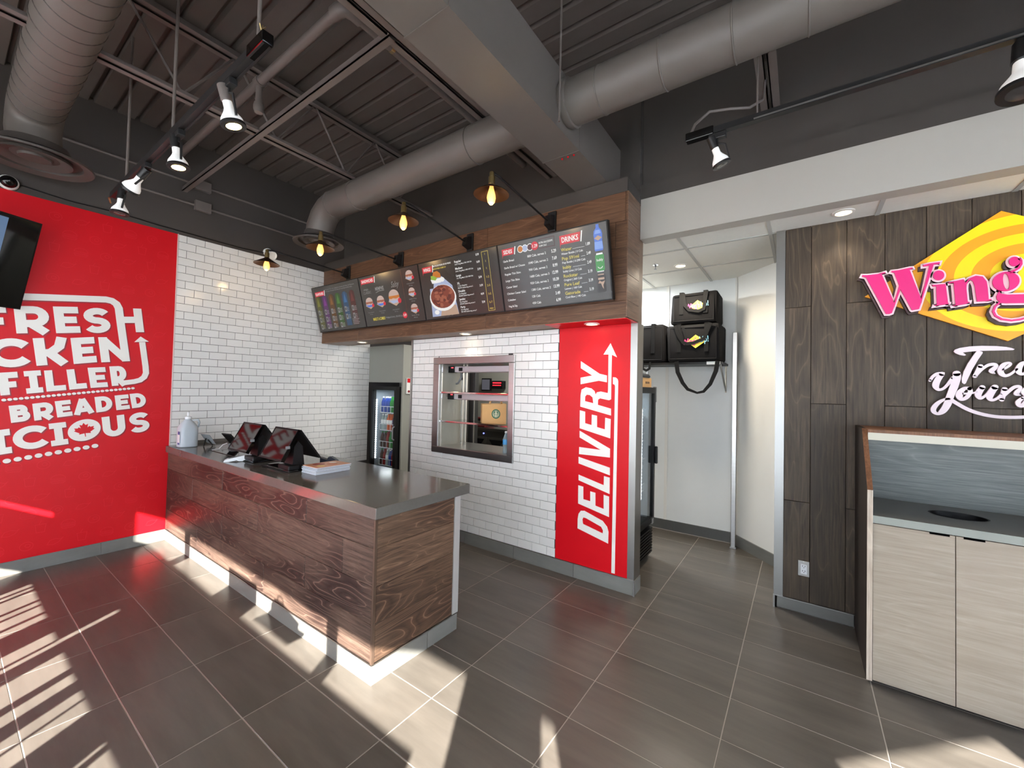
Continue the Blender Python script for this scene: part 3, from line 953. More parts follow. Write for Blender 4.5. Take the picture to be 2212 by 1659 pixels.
# ------------------------------------------------------------------ service counter
CT = thing('service_counter', 'long order counter clad in dark wood planks with grey stone top', 'counter', (-3.5, 1.65, 0))
MB().box(XL + .011, -1.84, 1.357, 1.985, 0, .868).build('body', M_black, CT)
MB().bbox(XL + .011, -1.80, 1.325, 2.052, .868, .93, .003).build('worktop', M_top, CT)
MB().box(XL + .008, XL + .026, 1.50, 1.93, .93, .962).build('upstand', M_top, CT)
pz = [.112, .312, .508, .706, .868]
pj = [[-3.75, -2.51], [-4.35, -3.165, -2.11], [-3.76, -2.515], [-4.4, -3.17, -1.96]]
pj = [[-4.3, -3.05, -1.838], [-3.78, -2.512, -1.838], [-4.45, -3.17, -2.115, -1.838], [-3.80, -2.515, -1.838]]
for r in range(4):
    x = XL + .012
    for x1 in pj[r]:
        piece('plank', CT, x1 - x - .002, pz[r + 1] - pz[r] - .002, .012, .0022, M_cw, (x, 1.357, pz[r] + .001), '-Y')
        x = x1
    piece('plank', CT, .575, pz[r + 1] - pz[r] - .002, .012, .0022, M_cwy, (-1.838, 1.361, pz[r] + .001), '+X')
MB().box(-1.838, -1.824, 1.343, 1.358, .112, .868).build('corner_trim', mat('bronze_trim', (92, 74, 62), .35, .4), CT)
MB().box(-1.84, -1.824, 1.94, 1.99, .11, .868).build('end_trim', mat('brushed_trim', (186, 184, 180), .45, .35), CT)
x = XL + .012
for x1 in (-4.9, -4.3, -3.69, -3.07, -2.46, -1.828):
    piece('base_tile', CT, x1 - x - .003, .105, .010, .001, M_base, (x, 1.357, 0), '-Y')
    x = x1
for y0, y1 in ((1.35, 1.735), (1.738, 1.99)):
    piece('base_tile', CT, y1 - y0 - .002, .105, .010, .001, M_base, (-1.838, y0, 0), '+X')
MB().box(XL + .012, -1.824, 1.342, 1.348, .105, .112).box(-1.832, -1.823, 1.345, 1.99, .105, .112).build('base_trim', M_ss, CT)

# ------------------------------------------------------------------ red mural
MU = thing('wall_mural', 'red vinyl mural with white slogan lettering and faint food doodles', 'mural', (XL, .5, 1.5))
MB().box(XL, XL + .004, YF, 1.352, .108, 3.047).build('red_panel', M_red, MU)


def fmx(base):
    return lambda u, v, w: (XL + base + w, u, v)


def frame_fm(bl, br, tl, base, du=0.0, dv=0.0):
    bl, br, tl = Vector(bl), Vector(br), Vector(tl)
    W, H = (br - bl).length, (tl - bl).length
    eu, ev = (br - bl) / W, (tl - bl) / H

    def f(u, v, w):
        p = bl + eu * u + ev * v
        return (XL + base + w, p.x + du, p.y + dv)
    return f, W, H


LET = [('F', (.178, 1.89), (.325, 1.913), (.155, 2.108), .056), ('R', (.364, 1.919), (.551, 1.948), (.341, 2.136), .058),
       ('E', (.574, 1.948), (.715, 1.970), (.548, 2.169), .056), ('S', (.738, 1.968), (.912, 1.995), (.712, 2.188), .056),
       ('C', (.235, 1.630), (.478, 1.667), (.21, 1.858), .060), ('K', (.476, 1.667), (.666, 1.70), (.448, 1.89), .060),
       ('E', (.683, 1.695), (.823, 1.721), (.656, 1.917), .057),
       ('F', (.301, 1.423), (.397, 1.437), (.281, 1.600), .047), ('I', (.431, 1.441), (.52, 1.454), (.409, 1.616), .043),
       ('L', (.537, 1.456), (.647, 1.471), (.517, 1.63), .044), ('L', (.665, 1.474), (.77, 1.489), (.641, 1.645), .046),
       ('E', (.791, 1.491), (.9, 1.503), (.766, 1.668), .043), ('R', (.925, 1.511), (1.035, 1.523), (.902, 1.688), .044),
       ('B', (.36, 1.206), (.461, 1.221), (.343, 1.341), .038), ('R', (.479, 1.217), (.591, 1.236), (.463, 1.356), .039),
       ('E', (.603, 1.239), (.691, 1.252), (.584, 1.375), .036), ('A', (.696, 1.252), (.825, 1.273), (.676, 1.388), .037),
       ('D', (.834, 1.273), (.94, 1.289), (.817, 1.41), .038), ('E', (.962, 1.29), (1.053, 1.302), (.945, 1.424), .036),
       ('D', (1.068, 1.305), (1.172, 1.32), (1.046, 1.439), .037),
       ('I', (.265, .957), (.373, .972), (.245, 1.142), .050), ('C', (.385, .975), (.592, 1.005), (.36, 1.163), .050),
       ('I', (.578, 1.002), (.674, 1.013), (.556, 1.185), .046), ('U', (.888, 1.043), (1.035, 1.063), (.867, 1.229), .050),
       ('S', (1.06, 1.066), (1.208, 1.087), (1.04, 1.253), .046)]
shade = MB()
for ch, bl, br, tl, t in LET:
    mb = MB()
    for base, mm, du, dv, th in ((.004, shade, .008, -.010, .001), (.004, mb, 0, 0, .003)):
        f, W, H = frame_fm(bl, br, tl, base, du, dv)
        for q_, (path, closed) in enumerate(glyph(ch, W, H, t)):
            mm.ribbon(path, t / 2, f, 0, th + .00025 * q_, bool(closed))
    mb.build('letter', M_letter, MU)
# the flowing line: over the top word, down into the N, and the arrow out of the R
pipe = [(.2, 2.187), (.395, 2.220), (.86, 2.289), (.90, 2.284), (.930, 2.262), (.947, 2.225), (.952, 2.185), (.971, 2.04), (1.0, 1.83), (1.012, 1.742)]
nst = [([(.878, 1.725), (.850, 1.947)], .028), ([(.856, 1.925), (1.004, 1.765)], .029)]
hst = [([(1.100, 2.025), (1.072, 2.244)], .029), ([(.97, 2.122), (1.08, 2.139)], .029)]
arw = [(1.0, 1.541), (1.075, 1.556), (1.115, 1.571), (1.143, 1.600), (1.155, 1.640), (1.150, 1.70), (1.118, 1.932)]
for nm, strokes in (('arrow_line', [(pipe, .027)] + nst), ('letter', hst), ('arrow_line', [(arw, .022)])):
    mb = MB()
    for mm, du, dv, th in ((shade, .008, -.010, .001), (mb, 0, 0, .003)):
        g = (lambda u, v, w, du=du, dv=dv: (XL + .004 + w, u + du, v + dv))
        for q_, (path, hw) in enumerate(strokes):
            mm.ribbon(path, hw, g, 0, th + .00025 * (q_ + 1))
        if strokes[0][0] is arw:
            mm.prism([(1.062, 1.926), (1.166, 1.942), (1.105, 1.984)], g, 0, th)
    mb.build(nm, M_letter, MU)
# O with the leaf
oc = Vector((.7655, 1.122))
ell = [(oc.x + .099 * math.cos(a) + .0 * math.sin(a), oc.y + .094 * math.sin(a) + .012 * math.cos(a)) for a in [2 * math.pi * k / 36 for k in range(36)]]
MB().prism(ell, fmx(.004), 0, .003).build('letter', M_letter, MU)
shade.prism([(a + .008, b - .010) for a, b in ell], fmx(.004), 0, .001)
half = [(0, 1), (.17, .68), (.40, .80), (.31, .34), (.50, .50), (.58, .36), (.92, .42), (.82, .16), (.96, .06), (.50, -.30), (.56, -.47), (.05, -.40)]
leaf = half + [(.04, -.85), (-.04, -.85)] + [(-a, b) for a, b in reversed(half[1:])]
rot = math.radians(8)
leafp = [(oc.x + .066 * (a * math.cos(rot) - b * math.sin(rot)), oc.y - .002 + .066 * (a * math.sin(rot) + b * math.cos(rot))) for a, b in leaf]
MB().prism(leafp, fmx(.007), 0, .0015).build('maple_leaf', M_red, MU)
for a, b, cnt, r in (((.318, 1.388), (1.067, 1.493), 27, .0125), ((.24, .891), (.834, .977), 12, .021)):
    for k in range(cnt):
        p = Vector(a).lerp(Vector(b), k / (cnt - 1))
        el = [(p.x + r * math.cos(g), p.y + r * math.sin(g) * .86) for g in [2 * math.pi * q / 14 for q in range(14)]]
        MB().prism(el, fmx(.004), 0, .003).build('dot', M_letter, MU)
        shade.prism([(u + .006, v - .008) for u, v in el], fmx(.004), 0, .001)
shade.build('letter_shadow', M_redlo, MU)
# faint line doodles of burgers, wings, leaves and drinks, printed all over the red
kk = 0
for gz in range(22):
    for gyy in range(10):
        y0 = -.15 + gyy * .155 + (gz % 2) * .07
        z0 = .2 + gz * .13
        inside = (.9 < z0 < 2.36 and y0 < 1.16) or y0 > 1.27
        if inside or (z0 > 1.95 and y0 < .5):
            continue
        kk += 1
        dood = MB()
        f = lambda u, v, w, y0=y0, z0=z0: (XL + .004 + w, y0 + u, z0 + v)
        kind = kk % 4
        if kind == 0:
            dood.ribbon(arc(0, 0, .042, .034, 0, 180, 10), .0016, f, 0, .0006)
            for q in (0, -.012, -.022):
                dood.ribbon([(-.044, q), (.044, q)], .0015, f, 0, .0006)
            dood.ribbon([(-.04, -.026), (-.03, -.036), (.03, -.036), (.04, -.026)], .0015, f, 0, .0006)
        elif kind == 1:
            dood.ribbon(arc(0, 0, .036, .034, 0, 340, 16), .0016, f, 0, .0006, True)
            dood.ribbon(arc(.006, .004, .014, .013, 0, 340, 10), .0015, f, 0, .0006, True)
        elif kind == 2:
            dood.ribbon([(-.045, -.02), (-.03, .012), (0, .02), (.03, .01), (.046, .024)], .0016, f, 0, .0006)
            dood.ribbon([(-.045, -.02), (-.01, -.026), (.02, -.012), (.046, .024)], .0016, f, 0, .0006)
        else:
            dood.ribbon([(-.03, .03), (-.022, -.035), (.022, -.035), (.03, .03)], .0016, f, 0, .0006, True)
            dood.ribbon([(-.01, .03), (.004, .06)], .0016, f, 0, .0006)
        dood.build('doodle', M_redhi, MU, fix=False)

# ------------------------------------------------------------------ television
h = Vector((-.521, .853, .022)).normalized()
vd = Vector((-.224, -.112, -.968)).normalized()
nrm = vd.cross(h).normalized()
if nrm.x < 0:
    nrm = -nrm
P0 = Vector((-4.92, .45, 2.782))
TV = thing('television', 'black wall television tilted down over the red mural', 'television', tuple(P0))


def tvp(a, b, c):
    """a along the top edge to the viewer's left, b down, c out of the screen"""
    return tuple(P0 - h * a + vd * b + nrm * c)


def tvbox(mb, a0, a1, b0, b1, c0, c1):
    mb.hexa([tvp(a0, b0, c0), tvp(a1, b0, c0), tvp(a1, b1, c0), tvp(a0, b1, c0), tvp(a0, b0, c1), tvp(a1, b0, c1), tvp(a1, b1, c1), tvp(a0, b1, c1)])
    return mb


tvbox(MB(), 0, 1.24, 0, .70, -.045, 0).build('case', M_black, TV)
tvbox(MB(), .012, 1.228, .012, .688, 0, .003).build('screen', M_blackg, TV)
mpic = mottle(mat('screen_picture', (20, 30, 40), .15, emit=(120, 150, 190), emit_s=.55), 0, 3)
tvbox(MB(), .20, 1.1, .03, .47, .003, .005).build('lit_picture', mpic, TV)
MB().tube([tvp(.62, .35, -.04), (-5.0, .0, 2.45), (-5.14, .0, 2.45)], .025).build('wall_arm', M_blackm, TV)

# ------------------------------------------------------------------ delivery panel
DV = thing('delivery_sign', 'tall red panel with white DELIVERY lettering reading upward', 'sign', (-1.42, 3.11, 1.1))
MB().box(-1.738, -1.1, 3.114, 3.12, .118, 2.10).build('red_panel', M_red, DV)
fd = lambda u, v, w: (u, 3.114 - w, v)
for k, hole in (('dD', 'dDh'), ('dE1', None), ('dL', None), ('dI', None), ('dV', None), ('dE2', None), ('dR', 'dRh'), ('dY', None)):
    MB().prism(SIGN[k], fd, 0, .003, [SIGN[hole]] if hole else []).build('letter', M_letter, DV)
MB().prism(SIGN['dU'], fd, 0, .003).build('underline', M_letter, DV)

# ------------------------------------------------------------------ shop sign and slogan on the wood wall
SG = thing('wall_sign', 'pink serif lettering over a yellow ringed diamond on wood wall', 'sign', (1.0, 3.58, 2.3))
m_ring = bpy.data.materials.new('yellow_rings')
m_ring.use_nodes = True
nt = m_ring.node_tree
b = nt.nodes['Principled BSDF']
b.inputs['Roughness'].default_value = .4
tc = N(m_ring, 'ShaderNodeTexCoord')
mp = N(m_ring, 'ShaderNodeMapping')
mp.inputs['Location'].default_value = (-.055 / 1.25, 0, -.01)
mp.inputs['Scale'].default_value = (1 / 1.25, 0, 1)
ln = N(m_ring, 'ShaderNodeVectorMath', operation='LENGTH')
rp = N(m_ring, 'ShaderNodeValToRGB')
rp.color_ramp.interpolation = 'CONSTANT'
yel, ora = (*lin((248, 216, 0)), 1), (*lin((240, 160, 12)), 1)
e = rp.color_ramp.elements
e[0].position = 0
e[0].color = yel
e[1].position = .105
e[1].color = ora
for pz_, cc in ((.165, yel), (.225, ora), (.28, yel), (.342, ora)):
    x = e.new(pz_)
    x.color = cc
nt.links.new(tc.outputs['Object'], mp.inputs['Vector'])
nt.links.new(mp.outputs[0], ln.inputs[0])
nt.links.new(ln.outputs['Value'], rp.inputs['Fac'])
nt.links.new(rp.outputs['Color'], b.inputs['Base Color'])
fs_ = lambda base: (lambda u, v, w: (u, base - w, v))
MB().prism([(.35, 2.245), (.993, 1.911), (1.62, 2.30), (.969, 2.687)], fs_(3.605), 0, .02).build('diamond', m_ring, SG)
M_pink = mat('pink_acrylic', (218, 36, 116), .35)
M_pale = mat('pale_pink_edge', (250, 218, 222), .4)
M_shad = mat('drop_shadow_brown', (66, 46, 44), .5)  # for dark offset copies that give the letters a shadow


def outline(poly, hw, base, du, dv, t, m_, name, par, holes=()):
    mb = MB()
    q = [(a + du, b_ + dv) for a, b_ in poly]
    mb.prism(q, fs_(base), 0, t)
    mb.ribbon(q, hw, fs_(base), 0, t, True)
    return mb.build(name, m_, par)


for k in ('W', 'i', 'n', 'dot', 'g_bowl', 'g_ball', 'g_link'):
    L_ = MB().prism(SIGN[k], fs_(3.555), 0, .010, [SIGN['g_hole']] if k == 'g_bowl' else []).build('letter', M_pink, SG)
    outline(SIGN[k], .0105, 3.562, 0, 0, .006, M_pale, 'letter_edge', L_)
    outline(SIGN[k], .0105, 3.585, -.010, -.014, .022, M_shad, 'letter_drop_shadow', L_)
for k, hw in (('g_tail', .0045), ('g_ear', .005)):
    L_ = MB().ribbon(SIGN[k], hw, fs_(3.555), 0, .010).build('letter_tail', M_pink, SG)
    MB().ribbon(SIGN[k], hw + .0095, fs_(3.562), 0, .006).build('letter_edge', M_pale, L_)
    MB().ribbon([(a - .010, c - .014) for a, c in SIGN[k]], hw + .0095, fs_(3.585), 0, .022).build('letter_drop_shadow', M_shad, L_)

TY_ = thing('wall_slogan', 'pale pink handwritten slogan letters below the yellow diamond', 'sign', (.9, 3.59, 1.7))
M_slog = mat('pale_pink_acrylic', (240, 222, 226), .4)
mb = MB().prism(SIGN['T_bar'], fs_(3.60), 0, .012).prism(SIGN['T_stem'], fs_(3.6002), 0, .012)
mb.build('letter', M_slog, TY_)
for k, strokes in SCRIPT.items():
    mb = MB()
    for i_, st in enumerate(strokes):
        # smooth the hand-drawn stroke
        pts = [Vector(p) for p in st]
        out = []
        for a in range(len(pts) - 1):
            p0 = pts[max(a - 1, 0)]
            p1, p2 = pts[a], pts[a + 1]
            p3 = pts[min(a + 2, len(pts) - 1)]
            for q in range(5):
                t = q / 5
                out.append(.5 * ((2 * p1) + (p2 - p0) * t + (2 * p0 - 5 * p1 + 4 * p2 - p3) * t * t + (3 * p1 - p0 - 3 * p2 + p3) * t ** 3))
        out.append(pts[-1])
        mb.ribbon([(p.x, p.y) for p in out], [p.z for p in out], fs_(3.60 - .0003 * i_), 0, .012)
        for p in (out[0], out[-1]):
            mb.prism([(p.x + p.z * math.cos(g), p.y + p.z * math.sin(g)) for g in [2 * math.pi * q / 12 for q in range(12)]], fs_(3.60 - .0003 * i_), 0, .012)
    mb.build('underline' if k == 'tail' else 'letter', M_slog, TY_)

# ------------------------------------------------------------------ menu boards
def emi(name, rgb, s):
    return mat(name, tuple(int(c * .35) for c in rgb), .35, emit=rgb, emit_s=s)


E_bg = mottle(mat('screen_dark', (34, 32, 30), .2, emit=(74, 70, 65), emit_s=.4), .1, 6)
E_white = emi('screen_white', (240, 240, 238), .8)
E_grey = emi('screen_grey', (150, 148, 146), .6)
E_yel = emi('screen_yellow', (226, 206, 84), .75)
E_red = emi('screen_red', (208, 36, 54), .8)
E_org = emi('screen_orange', (206, 120, 40), .7)
E_brn = emi('screen_brown', (146, 74, 56), .6)
E_brn2 = emi('screen_light_brown', (178, 104, 78), .6)
E_mar = emi('screen_maroon', (88, 44, 50), .6)
E_grn = emi('screen_green', (62, 150, 74), .75)
E_lime = emi('screen_lime', (150, 190, 70), .7)
E_blue = emi('screen_blue', (80, 120, 215), .75)
E_sky = emi('screen_pale_blue', (172, 184, 216), .75)
E_tan = emi('screen_tan', (196, 164, 140), .7)
E_bun = emi('screen_bun', (206, 180, 170), .7)
BW, BH = .9895, .562
bo0, bt0 = Vector((0, 2.822, 2.236)), Vector((0, 2.682, 2.780))
bdir = (bt0 - bo0).normalized()
bn = Vector((1, 0, 0)).cross(bdir).normalized()      # towards the room
if bn.y > 0:
    bn = -bn


def board(idx, label):
    x0 = -5.091 + idx * BW
    B = thing('menu_board', label, 'menu board', (x0, 2.822, 2.236), 'menu boards in a row on the bulkhead')

    def f(u, v, w):
        return tuple(Vector((x0 + u, 0, 0)) + bo0 + bdir * v + bn * w)
    def bx(mb, u0, u1, v0, v1, w0, w1):
        return mb.hexa([f(u0, v0, w0), f(u1, v0, w0), f(u1, v1, w0), f(u0, v1, w0), f(u0, v0, w1), f(u1, v0, w1), f(u1, v1, w1), f(u0, v1, w1)])
    bx(MB(), .002, BW - .002, 0, BH, -.045, -.002).build('case', M_black, B)
    bx(MB(), .010, BW - .010, .010, BH - .010, -.003, .0).build('screen', E_bg, B)
    mb = bx(MB(), .35, .65, .12, .42, -.07, -.045)
    mb.tube([f(.5, .27, -.06), (x0 + .5, 2.875, 2.55)], .03, 8)
    mb.build('wall_bracket', M_blackm, B)
    return B, f


def badge(B, f, s, u, v, w, hgt):
    mb = MB().prism([(u, v), (u + w, v), (u + w + .012, v + hgt), (u, v + hgt)], f, 0, .0008)
    mb.prism([(u, v), (u + .006, v), (u, v - .022)], f, 0, .0008)
    mb.build('heading_panel', E_red, B)
    MB().prism([(u + w + .006, v - .004), (u + w + .015, v - .004), (u + w + .028, v + hgt + .006), (u + w + .019, v + hgt + .006)], f, 0, .0009).build('heading_bar', E_white, B)
    mb = MB()
    put_text(mb, s, u + .015, v + hgt * .22, hgt * .80, f, .0014, bold=.022, fit=w - .026)
    mb.build('heading_lettering', E_white, B)


def disc(mb, f, u, v, r, w, ry=None, n=20):
    mb.prism([(u + r * math.cos(a), v + (ry or r) * math.sin(a)) for a in [2 * math.pi * k / n for k in range(n)]], f, w - .0005, w)
    return mb


# 4: sides and drinks
B4, f4 = board(3, 'menu board listing sides and drinks, with a blue bottle and a green can')
badge(B4, f4, 'SIDES', .045, .462, .115, .052)
for u, m_ in ((.232, E_org), (.278, E_sky), (.326, E_mar)):
    disc(disc(MB(), f4, u, .488, .029, .0008), f4, u, .488, .029, .0009).build('sauce_ring', E_white, B4)
    disc(MB(), f4, u, .488, .0235, .0016).build('sauce_disc', m_, B4)
disc(MB(), f4, .372, .490, .033, .0022).build('price_disc', E_red, B4)
t = MB()
put_text(t, '1.29', .372, .478, .034, f4, .003, bold=.02, align='CENTER', fit=.046)
put_text(t, 'EXTRA SAUCES/DIPS', .412, .497, .020, f4, .0015, bold=.015, fit=.125)
put_text(t, '0-290 CALS', .412, .474, .018, f4, .0015, bold=.015, fit=.07)
MB().ribbon([(.40, .532), (.552, .532), (.552, .462), (.40, .462)], .0022, f4, 0, .0006).build('border_line', E_mar, B4)
for k, (a, c, p) in enumerate((('Garlic Bread', '800 Cals, serves 2', '5.29'), ('Garlic Bread w/ Cheese', '1040 Cals, serves 2', '7.69'),
                               ('Regular Thin Skins', '900 Cals, serves 2', '8.99'), ('Large Thin Skins', '1680 Cals, serves 3', '12.99'),
                               ('Caesar Salad', '920 Cals, serves 2', '10.39'), ('Chicken Caesar Salad', '1280 Cals, serves 2', '13.99'),
                               ('Coleslaw', '120 Cals', '3.49'), ('Veg & Dip', '430 Cals', '6.99'))):
    v = .408 - k * .0535
    put_text(t, a, .047, v, .0235, f4, .0012, bold=.008, space=.95)
    put_text(t, c, .292, v + .004, .0255, f4, .0012, bold=.010, space=.95)
    put_text(t, p, .560, v + .004, .034, f4, .0012, bold=.02, align='RIGHT', fit=.042 + .01 * (len(p) > 4))
t.build('menu_lettering', E_white, B4)
badge(B4, f4, 'DRINKS', .598, .455, .165, .066)
ty, tw = MB(), MB()
for k, (a, c, p) in enumerate((('Water', 'Water Bottle | 0 Cals', '1.89'), ('Pop 591ml', 'Pop Bottle | 0-290 Cals', '2.49'), ('bubly', 'bubly Lime | 0 Cals', '2.49'),
                               ('Rockstar', 'Original | 260 Cals', '3.19'), ('Pure Leaf', 'Lemon | 160 Cals', '3.19'), ('Gatorade', 'Cool Blue | 140 Cals', '3.19'))):
    v = .405 - k * .0655
    put_text(ty, a, .602, v, .034, f4, .0012, bold=.012)
    put_text(tw, c, .602, v - .026, .022, f4, .0012, bold=.006, space=.95)
    put_text(tw, p, .845, v + .010, .030, f4, .0012, bold=.018, align='RIGHT', fit=.034)
    wd = {0: .70, 1: .765, 2: .69, 3: .745, 4: .75, 5: .76}[k]
    tw.ribbon([(wd, v + .006), (.798, v + .006)], .0009, f4, .0006, .0012)
ty.build('drink_names', E_yel, B4)
tw.build('drink_lettering', E_white, B4)
bot = [(.880, .36), (.940, .36), (.944, .375), (.940, .43), (.944, .475), (.938, .500), (.922, .520), (.920, .545), (.899, .545), (.897, .520), (.880, .500), (.876, .475), (.880, .43), (.876, .375)]
MB().prism(bot, f4, 0, .0008).build('bottle_picture', E_blue, B4)
MB().prism([(.880, .372), (.940, .372), (.940, .425), (.880, .425)], f4, 0, .0012).build('bottle_shine', emi('screen_light_blue', (130, 165, 235), .75), B4)
MB().prism([(.884, .48), (.934, .48), (.926, .505), (.894, .505)], f4, 0, .0012).build('bottle_shine', bpy.data.materials['screen_light_blue'], B4)
MB().prism([(.880, .45), (.910, .432), (.940, .45), (.910, .468)], f4, 0, .0016).build('bottle_badge', E_tan, B4)
MB().prism([(.885, .215), (.935, .215), (.944, .225), (.944, .325), (.936, .34), (.884, .34), (.876, .325), (.876, .225)], f4, 0, .0008).build('can_picture', E_grn, B4)
t = MB()
put_text(t, 'bubly', .910, .288, .026, f4, .0016, bold=.01, align='CENTER', fit=.05)
t.ribbon(arc(.910, .252, .018, .016, 190, 350, 8), .0022, f4, .001, .0015)
t.prism([(.884, .333), (.936, .333), (.934, .345), (.886, .345)], f4, .001, .0014)
t.prism([(.885, .211), (.935, .211), (.938, .217), (.882, .217)], f4, .001, .0014)
t.build('can_lettering', E_white, B4)
MB().prism([(.882, .065), (.936, .065), (.944, .078), (.944, .180), (.934, .195), (.884, .195), (.876, .180), (.876, .078)], f4, 0, .0008).build('dark_can_picture', emi('screen_black', (44, 38, 36), .6), B4)
MB().prism([(.884, .13), (.905, .128), (.915, .10), (.925, .085), (.922, .115), (.938, .145), (.912, .138), (.895, .15)], f4, 0, .0014).prism([(.884, .188), (.934, .188), (.932, .195), (.886, .195)], f4, 0, .0014).prism([(.886, .155), (.934, .155), (.934, .17), (.886, .17)], f4, 0, .0014).build('dark_can_badge', E_tan, B4)

# 3: wings
B3, f3 = board(2, 'menu board showing a white plate piled with glazed wings')
badge(B3, f3, 'WINGS', .055, .455, .125, .055)
t = MB()
put_text(t, 'MEALS INCLUDE VEGGIES, DIPS AND WEDGES', .20, .497, .019, f3, .0012, bold=.015, fit=.24)
for k, (a, c, d, p, q) in enumerate((('Regular', '1/2 lb. Wing Meal | 740-1100 Cals', '', '13.99', '1'), ('Medium', '3/4 lb. Wing Meal | 1090-1470 Cals', '', '16.99', '1'), ('Large', '1 lb. Wing Meal | 1250-1860 Cals', '', '21.99', '1'),
                                      ('XL', '1 1/2 lb. Wing Pack', '900-970 Cals/serving, serves 2', '23.99', '1-2'), ('Double', '2 lb. Wing Pack', '800-870 Cals/serving, serves 3', '31.99', '2-3'),
                                      ('Jumbo', '3 lb. Wing Pack', '870-970 Cals/serving, serves 4', '46.99', '3-5'), ('Party', '5 lb. Wing Pack', '950-1000 Cals/serving, serves 7', '72.99', '5-7'))):
    v = [.492, .430, .368, .298, .226, .152, .080][k]
    put_text(t, a, .485, v, .028, f3, .0012, bold=.014)
    put_text(t, c, .485, v - .021, .017, f3, .0012, bold=.004, space=.9)
    if d:
        put_text(t, d, .485, v - .040, .017, f3, .0012, bold=.004, space=.9)
    put_text(t, p, .785, v + .022, .026, f3, .0012, bold=.02, align='RIGHT', fit=.036)
t.build('menu_lettering', E_white, B3)
t = MB()
put_text(t, 'MAKE ANY MEAL A COMBO 3.39', .20, .470, .019, f3, .0012, bold=.012, fit=.17)
for k, q in enumerate(('1', '1', '1', '1-2', '2-3', '3-5', '5-7')):
    put_text(t, q, .850, [.505, .445, .385, .312, .238, .165, .092][k], .026, f3, .0012, align='CENTER')
put_text(t, 'FEEDS', .850, .040, .016, f3, .0012, bold=.01, align='CENTER')
t.ribbon([(.815, .028), (.885, .028), (.885, .535), (.815, .535)], .0014, f3, .0003, .0009, True)
t.build('serving_column', E_yel, B3)
MB().prism([(.10, .03), (.455, .03), (.42, .30), (.30, .40), (.20, .40), (.17, .30), (.12, .30)], f3, 0, .0006).build('napkin_picture', E_sky, B3)
MB().prism([(.215, .03), (.455, .03), (.435, .12), (.25, .12)], f3, 0, .0008).build('board_picture', E_tan, B3)
MB().prism(arc(.275, .20, .175, .125, 0, 345, 23), f3, 0, .0011).build('plate_picture', E_white, B3)
MB().prism(arc(.275, .212, .160, .110, 0, 345, 23), f3, 0, .0014).build('wings_pile_picture', E_brn, B3)
mb, mb2 = MB(), MB()
rr = random.Random(3)
for k in range(46):
    a, r_ = rr.uniform(0, 6.28), math.sqrt(rr.random())
    (mb if k % 2 else mb2).prism(arc(.275 + .14 * r_ * math.cos(a), .225 + .10 * r_ * math.sin(a), rr.uniform(.014, .026), rr.uniform(.011, .02), 0, 330, 8), f3, .0014, .0018 + k * .00001)
mb.build('wing_picture', E_brn2, B3)
mb2.build('wing_picture', emi('screen_dark_brown', (112, 52, 44), .6), B3)
MB().prism([(.165, .345), (.28, .345), (.30, .385), (.15, .385)], f3, 0, .0024).build('bowl_picture', E_white, B3)
MB().prism([(.155, .385), (.215, .37), (.24, .39), (.20, .415), (.16, .42)], f3, 0, .0028).build('celery_picture', E_lime, B3)
MB().prism([(.18, .41), (.23, .395), (.29, .39), (.285, .43), (.25, .455), (.20, .45)], f3, 0, .0026).build('carrot_picture', E_org, B3)
for u, v in ((.30, .37), (.17, .07)):
    disc(MB(), f3, u, v, .032, .0012, .022).build('dip_cup_picture', E_white, B3)

# 2: sandwiches
B2_, f2 = board(1, 'menu board showing sandwiches and a yellow combo offer')
badge(B2_, f2, 'SANDWICHES', .04, .475, .23, .055)
t = MB()
put_text(t, 'wingin', .11, .405, .030, f2, .0012, bold=.012, align='CENTER', fit=.085)
put_text(t, 'CLASSIC', .125, .365, .040, f2, .0012, align='CENTER', fit=.14)
put_text(t, 'MEMPHIS', .345, .385, .05, f2, .0012, bold=.03, align='CENTER', fit=.145)
t.ribbon([(.275, .362), (.33, .375), (.42, .375)], .003, f2, .0005, .001)
put_text(t, 'Salsy', .60, .385, .085, f2, .0012, shear=.35, align='CENTER', fit=.13)
put_text(t, 'Wedges & Drink | 180-690 Cals', .37, .075, .026, f2, .0012, bold=.006, fit=.28)
for u, v, s in ((.13, .155, 'Classic Sandwich'), (.33, .155, 'Memphis Sandwich'), (.56, .150, 'Salsy Sandwich'), (.845, .385, 'Chicken Sandwich'), (.845, .23, 'Buffalo Wrap'), (.845, .065, 'Ranch Wrap')):
    put_text(t, s, u, v, .019, f2, .0012, align='CENTER', fit=.11)
    put_text(t, '590 Cals', u, v - .022, .017, f2, .0012, align='CENTER', fit=.055)
t.build('menu_lettering', E_grey, B2_)
t = MB()
put_text(t, 'MAKE IT A COMBO!', .145, .066, .045, f2, .0012, bold=.02, fit=.21)
t.build('combo_lettering', E_yel, B2_)
MB().ribbon([(.725, .02), (.725, .545)], .001, f2, 0, .0006).build('divider_line', E_brn, B2_)
